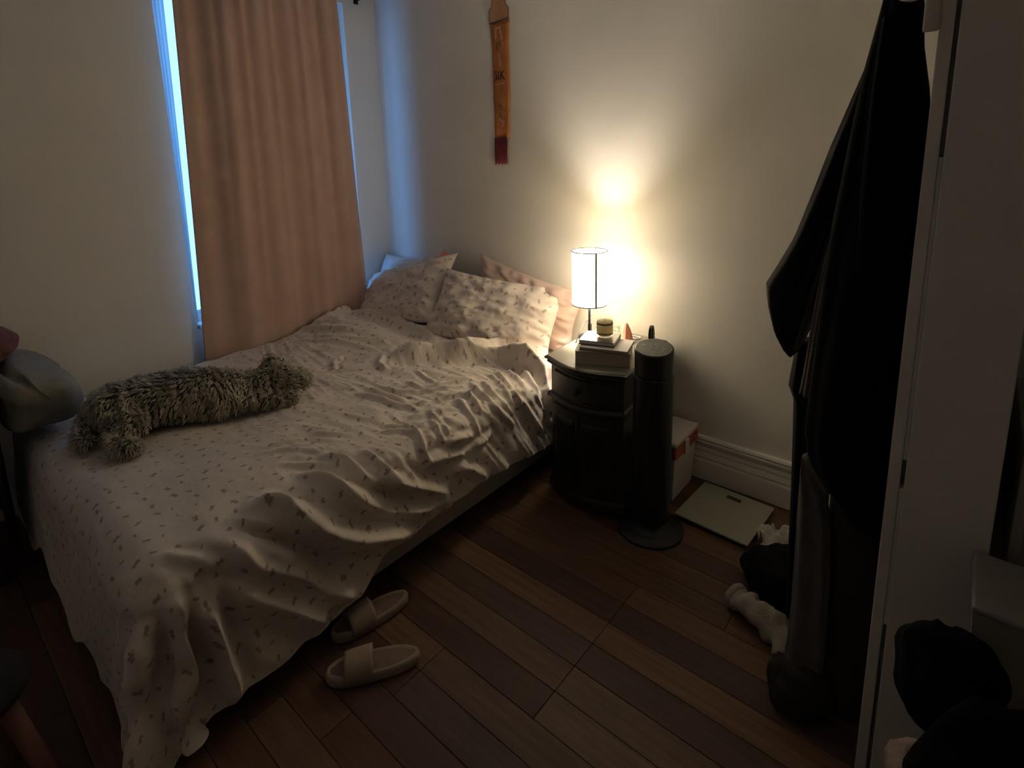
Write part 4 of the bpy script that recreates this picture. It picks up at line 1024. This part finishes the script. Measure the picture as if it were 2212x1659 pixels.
lump('crumpled_cloth', (_c[0], _c[1], _c[2] - 0.05), (0.055, 0.05, 0.085), mat('pale_pink_cloth', (0.40, 0.31, 0.27), 0.9, 0.2, 20, 0.4, 60), 79, 0.16, 1.8, 'crumpled pale pink cloth below the black backpack', 'cloth', 0.002)

# ------------------------------------------------------------------ chair with clothes and stool at the foot of the bed
M_CHAIRW = mat('dark_chair_wood', (0.030, 0.016, 0.012), 0.5, 0.2, 20)
M_FLEECE = mat('grey_fleece', (0.27, 0.245, 0.20), 0.95, 0.1, 25, 0.4, 200)
M_PINKG = mat('dusty_pink_garment', (0.22, 0.085, 0.075), 0.9, 0.15, 25, 0.3, 100)
M_PURPLE = mat('dark_purple_cloth', (0.028, 0.012, 0.022), 0.9, 0.2, 25, 0.2, 100)
ch = thing('chair', (-2.80, -0.05, 0), 'dark wooden chair heaped with clothes at the foot of the bed', 'chair')
for x in (-3.02, -2.60):
    mesh('leg', *bbox(x - 0.018, x + 0.018, -0.268, -0.232, 0.0, 0.44, 0.003), M_CHAIRW, ch)
    mesh('back_post', *bbox(x - 0.018, x + 0.018, 0.092, 0.128, 0.0, 0.80, 0.003), M_CHAIRW, ch)
mesh('seat', *bbox(-3.05, -2.57, -0.29, 0.13, 0.44, 0.47, 0.008), M_CHAIRW, ch)
for z in (0.58, 0.68, 0.77):
    mesh('back_rail', *bbox(-3.002, -2.618, 0.100, 0.120, z - 0.022, z + 0.022, 0.003), M_CHAIRW, ch)
def drape(name, xs, prof, m, seed, label, cat, th=0.012):
    """cloth folded over a rail that runs along x; prof = list of (y, z)"""
    n1 = 40; pr = spline([(0, y, z) for y, z in prof], 44); nn = len(pr); V = []
    for i in range(n1):
        t = i / (n1 - 1); x_ = xs[0] + (xs[1] - xs[0]) * t
        for j, p in enumerate(pr):
            w = j / nn
            V.append((x_ + 0.02 * float(vnoise(w * 3, t * 2, seed)), p.y + 0.018 * float(vnoise(t * 5, w * 3, seed + 1)), p.z + 0.014 * float(vnoise(t * 4 + 3, w * 4, seed + 2))))
    o = mesh(name, V, grid_faces(n1, nn), m, None, True); s = o.modifiers.new('thickness', 'SOLIDIFY'); s.thickness = th; s.offset = 0
    return T(o, label, cat)
drape('fleece_throw', (-3.00, -2.62), [(-0.05, 0.50), (-0.02, 0.66), (0.05, 0.80), (0.12, 0.822), (0.16, 0.80), (0.168, 0.74), (0.176, 0.60), (0.176, 0.42)], M_FLEECE, 81, 'grey fleece throw hanging over the chair back at the left edge', 'blanket', 0.012)
sec = spline([(0, y, z) for y, z in ((0.19, 0.60), (0.195, 0.72), (0.225, 0.768), (0.245, 0.752), (0.275, 0.778), (0.36, 0.742), (0.425, 0.672), (0.435, 0.600), (0.385, 0.550), (0.27, 0.546), (0.21, 0.556), (0.19, 0.60))], 60)[:-1]
L_ = []
for i in range(36):
    t = i / 35; k_ = 1.0 if t < 0.72 else math.sqrt(max(0.02, 1 - ((t - 0.72) / 0.28) ** 2)) * 0.55 + 0.45
    x_ = -3.02 + 0.47 * t
    L_.append([(x_ + 0.02 * float(vnoise(p.y * 12, p.z * 12, 82)), 0.31 + (p.y - 0.31) * k_ + 0.020 * float(vnoise(t * 4, q * 0.12, 83)), max(0.536, 0.645 + (p.z - 0.645) * k_ + 0.016 * float(vnoise(t * 6 + 2, q * 0.16, 84)))) for q, p in enumerate(sec)])
fb = fix(mesh('fleece_blanket', *loft(L_), M_FLEECE, None, True))
T(fb, 'grey fleece blanket bunched on the foot of the bed beside the dog', 'blanket')
drape('purple_cloth', (-3.02, -2.58), [(0.138, 0.78), (0.165, 0.74), (0.172, 0.55), (0.168, 0.30), (0.172, 0.10)], M_PURPLE, 83, 'dark purple cloth hanging down the chair back', 'cloth', 0.008)
lump('pink_sweater', (-2.84, 0.215, 0.845), (0.15, 0.095, 0.075), M_PINKG, 85, 0.16, 1.5, 'dusty pink sweater piled on top of the chair', 'sweater', 0.792)
M_PINKW = mat('pinkish_wood', (0.30, 0.13, 0.085), 0.6, 0.1, 20, stretch=(1, 1, 6))
stl = thing('stool', (-1.52, -0.06, 0), 'low wooden stool with pinkish legs at the foot of the bed', 'stool')
fix(mesh('seat', *lathe([(0.001, 0.300), (0.13, 0.300), (0.14, 0.306), (0.14, 0.322), (0.13, 0.328), (0.001, 0.328)], 28, (-1.66, -0.06, 0)), M_BROWNG, stl, True))
for a in (1.05, 2.6, 4.2, 5.6):
    c_, s_ = math.cos(a), math.sin(a)
    mesh('leg', *tube([(-1.66 + 0.19 * c_ + 0.06, -0.06 + 0.17 * s_, 0.001), (-1.66 + 0.09 * c_, -0.06 + 0.09 * s_, 0.302)], [0.018, 0.021], 12), M_PINKW, stl, True)

# ------------------------------------------------------------------ dog asleep on the duvet
M_DOG = mat('dog_coat', (0.16, 0.135, 0.10), 0.9, 0.35, 26, 0.3, 120, spec=0.2)
M_FUR = mat('dog_fur', (0.46, 0.41, 0.32), 0.85, 0.62, 9, spec=0.25, stretch=(1.2, 5.5, 1.2))
M_NOSE = mat('dog_nose', (0.012, 0.010, 0.010), 0.4, 0.1)
dg_pts = [(-2.350, 0.625, 0.598, 0.116, 0.106),  # 0 belly root
          (-2.410, 0.505, 0.598, 0.114, 0.104),  # 1 hips
          (-2.462, 0.445, 0.582, 0.084, 0.080),  # 2 rump
          (-2.275, 0.770, 0.598, 0.112, 0.102),  # 3 chest
          (-2.228, 0.875, 0.590, 0.090, 0.084),  # 4 shoulder
          (-2.212, 0.945, 0.582, 0.050, 0.052),  # 5 neck
          (-2.178, 1.012, 0.592, 0.074, 0.072),  # 6 head
          (-2.135, 1.075, 0.585, 0.044, 0.040),  # 7 muzzle
          (-2.108, 1.118, 0.566, 0.031, 0.028),  # 8 nose
          (-2.220, 1.005, 0.668, 0.026, 0.018),  # 9 ear base
          (-2.205, 1.010, 0.700, 0.020, 0.014),  # 10 ear fold
          (-2.155, 0.995, 0.650, 0.016, 0.020),  # 11 near ear
          (-2.120, 0.985, 0.600, 0.018, 0.024),  # 12 near ear tip
          (-2.310, 0.480, 0.582, 0.066, 0.066),  # 13 thigh
          (-2.235, 0.510, 0.580, 0.044, 0.044),  # 14 knee
          (-2.265, 0.430, 0.552, 0.030, 0.030),  # 15 hock
          (-2.175, 0.440, 0.546, 0.030, 0.027),  # 16 foot
          (-2.120, 0.468, 0.545, 0.030, 0.024),  # 17 toes
          (-2.430, 0.385, 0.556, 0.026, 0.024),  # 18 tail
          (-2.345, 0.360, 0.546, 0.024, 0.020),  # 19 tail
          (-2.285, 0.385, 0.543, 0.018, 0.014),  # 20 tail tip
          (-2.185, 0.865, 0.560, 0.055, 0.050),  # 21 elbow
          (-2.135, 0.955, 0.548, 0.036, 0.032),  # 22 wrist
          (-2.070, 1.035, 0.543, 0.024, 0.020)]  # 23 paw
dg_edges = [(0, 1), (1, 2), (0, 3), (3, 4), (4, 5), (5, 6), (6, 7), (7, 8), (6, 9), (9, 10), (6, 11), (11, 12), (1, 13), (13, 14), (14, 15), (15, 16), (16, 17), (2, 18), (18, 19), (19, 20), (4, 21), (21, 22), (22, 23)]
me = bpy.data.meshes.new('dog_skin'); me.from_pydata([p[:3] for p in dg_pts], dg_edges, [])
tmp = bpy.data.objects.new('dog_skin', me); COL.objects.link(tmp)
tmp.modifiers.new('skin', 'SKIN')
for i, sv_ in enumerate(me.skin_vertices[0].data):
    sv_.radius = (dg_pts[i][3], dg_pts[i][4]); sv_.use_root = (i == 0)
ss = tmp.modifiers.new('sub', 'SUBSURF'); ss.levels = 3; ss.render_levels = 3
deps = bpy.context.evaluated_depsgraph_get()
dog_me = bpy.data.meshes.new_from_object(tmp.evaluated_get(deps))
bpy.data.objects.remove(tmp)
dog = bpy.data.objects.new('dog', dog_me); COL.objects.link(dog)
dog_me.materials.clear(); dog_me.materials.append(M_DOG); dog_me.polygons.foreach_set('use_smooth', [True] * len(dog_me.polygons))
T(dog, 'shaggy grey-brown dog lying asleep on the floral duvet', 'dog')
nvx = len(dog_me.vertices)
co = np.empty(nvx * 3); dog_me.vertices.foreach_get('co', co); co = co.reshape(-1, 3)
no = np.empty(nvx * 3); dog_me.vertices.foreach_get('normal', no); no = no.reshape(-1, 3)
wob = 0.5 * vnoise(co[:, 0] * 26 + co[:, 2] * 9, co[:, 1] * 26, 91) + 0.5 * vnoise(co[:, 0] * 8, co[:, 1] * 38 + co[:, 2] * 12, 92)
co = co + no * (wob * 0.006)[:, None]
dog_me.vertices.foreach_set('co', co.ravel()); dog_me.update()
# fur locks: short curved tapered strands combed down the flanks and back along the body
npol = len(dog_me.polygons)
ar = np.empty(npol); dog_me.polygons.foreach_get('area', ar)
ce = np.empty(npol * 3); dog_me.polygons.foreach_get('center', ce); ce = ce.reshape(-1, 3)
pn = np.empty(npol * 3); dog_me.polygons.foreach_get('normal', pn); pn = pn.reshape(-1, 3)
rs = np.random.RandomState(5); pick = rs.choice(npol, 15000, p=ar / ar.sum())
FV, FF = [], []
for q in pick:
    c0, n0 = ce[q] + rs.normal(0, 0.004, 3), pn[q]
    if n0[2] < -0.55: continue
    comb = np.array([-0.12, -0.35, -0.85]) + 0.4 * np.array([float(vnoise(c0[0] * 14, c0[1] * 14, 93)), float(vnoise(c0[1] * 14, c0[2] * 14, 94)), 0])
    if c0[1] > 0.96: comb = np.array([0.35, 0.55, -0.5]) + rs.normal(0, 0.45, 3)
    comb -= n0 * (comb @ n0); comb /= (np.linalg.norm(comb) + 1e-6)
    sd = np.cross(n0, comb)
    ln = rs.uniform(0.016, 0.032) * (1.15 if c0[1] > 0.96 else 1.0); wd = rs.uniform(0.0015, 0.0032); cu = rs.uniform(-0.5, 0.5)
    k0 = len(FV)
    for t, w in ((0, 1.0), (0.45, 0.9), (0.8, 0.55), (1.0, 0.08)):
        p = c0 + comb * ln * t * 0.9 + n0 * (0.010 * math.sin(t * 2.4) + 0.001) + sd * cu * ln * 0.4 * math.sin(t * 4)
        p[2] = max(p[2], 0.500)
        for a in (-1, 0, 1):
            FV.append(tuple(p + sd * wd * w * a + n0 * (0.0016 * w if a == 0 else 0)))
    for i in range(3):
        for a in range(2):
            j = k0 + 3 * i + a; FF.append((j, j + 1, j + 4, j + 3))
fur = mesh('fur', FV, FF, M_FUR, dog, True); fur['kind'] = 'stuff'
mesh('nose', *xf(lathe([(0.001, -0.010), (0.009, -0.007), (0.012, 0), (0.009, 0.007), (0.001, 0.010)], 14, (0, 0, 0), True, True), Matrix.Translation((-2.120, 1.098, 0.562))), M_NOSE, dog, True)
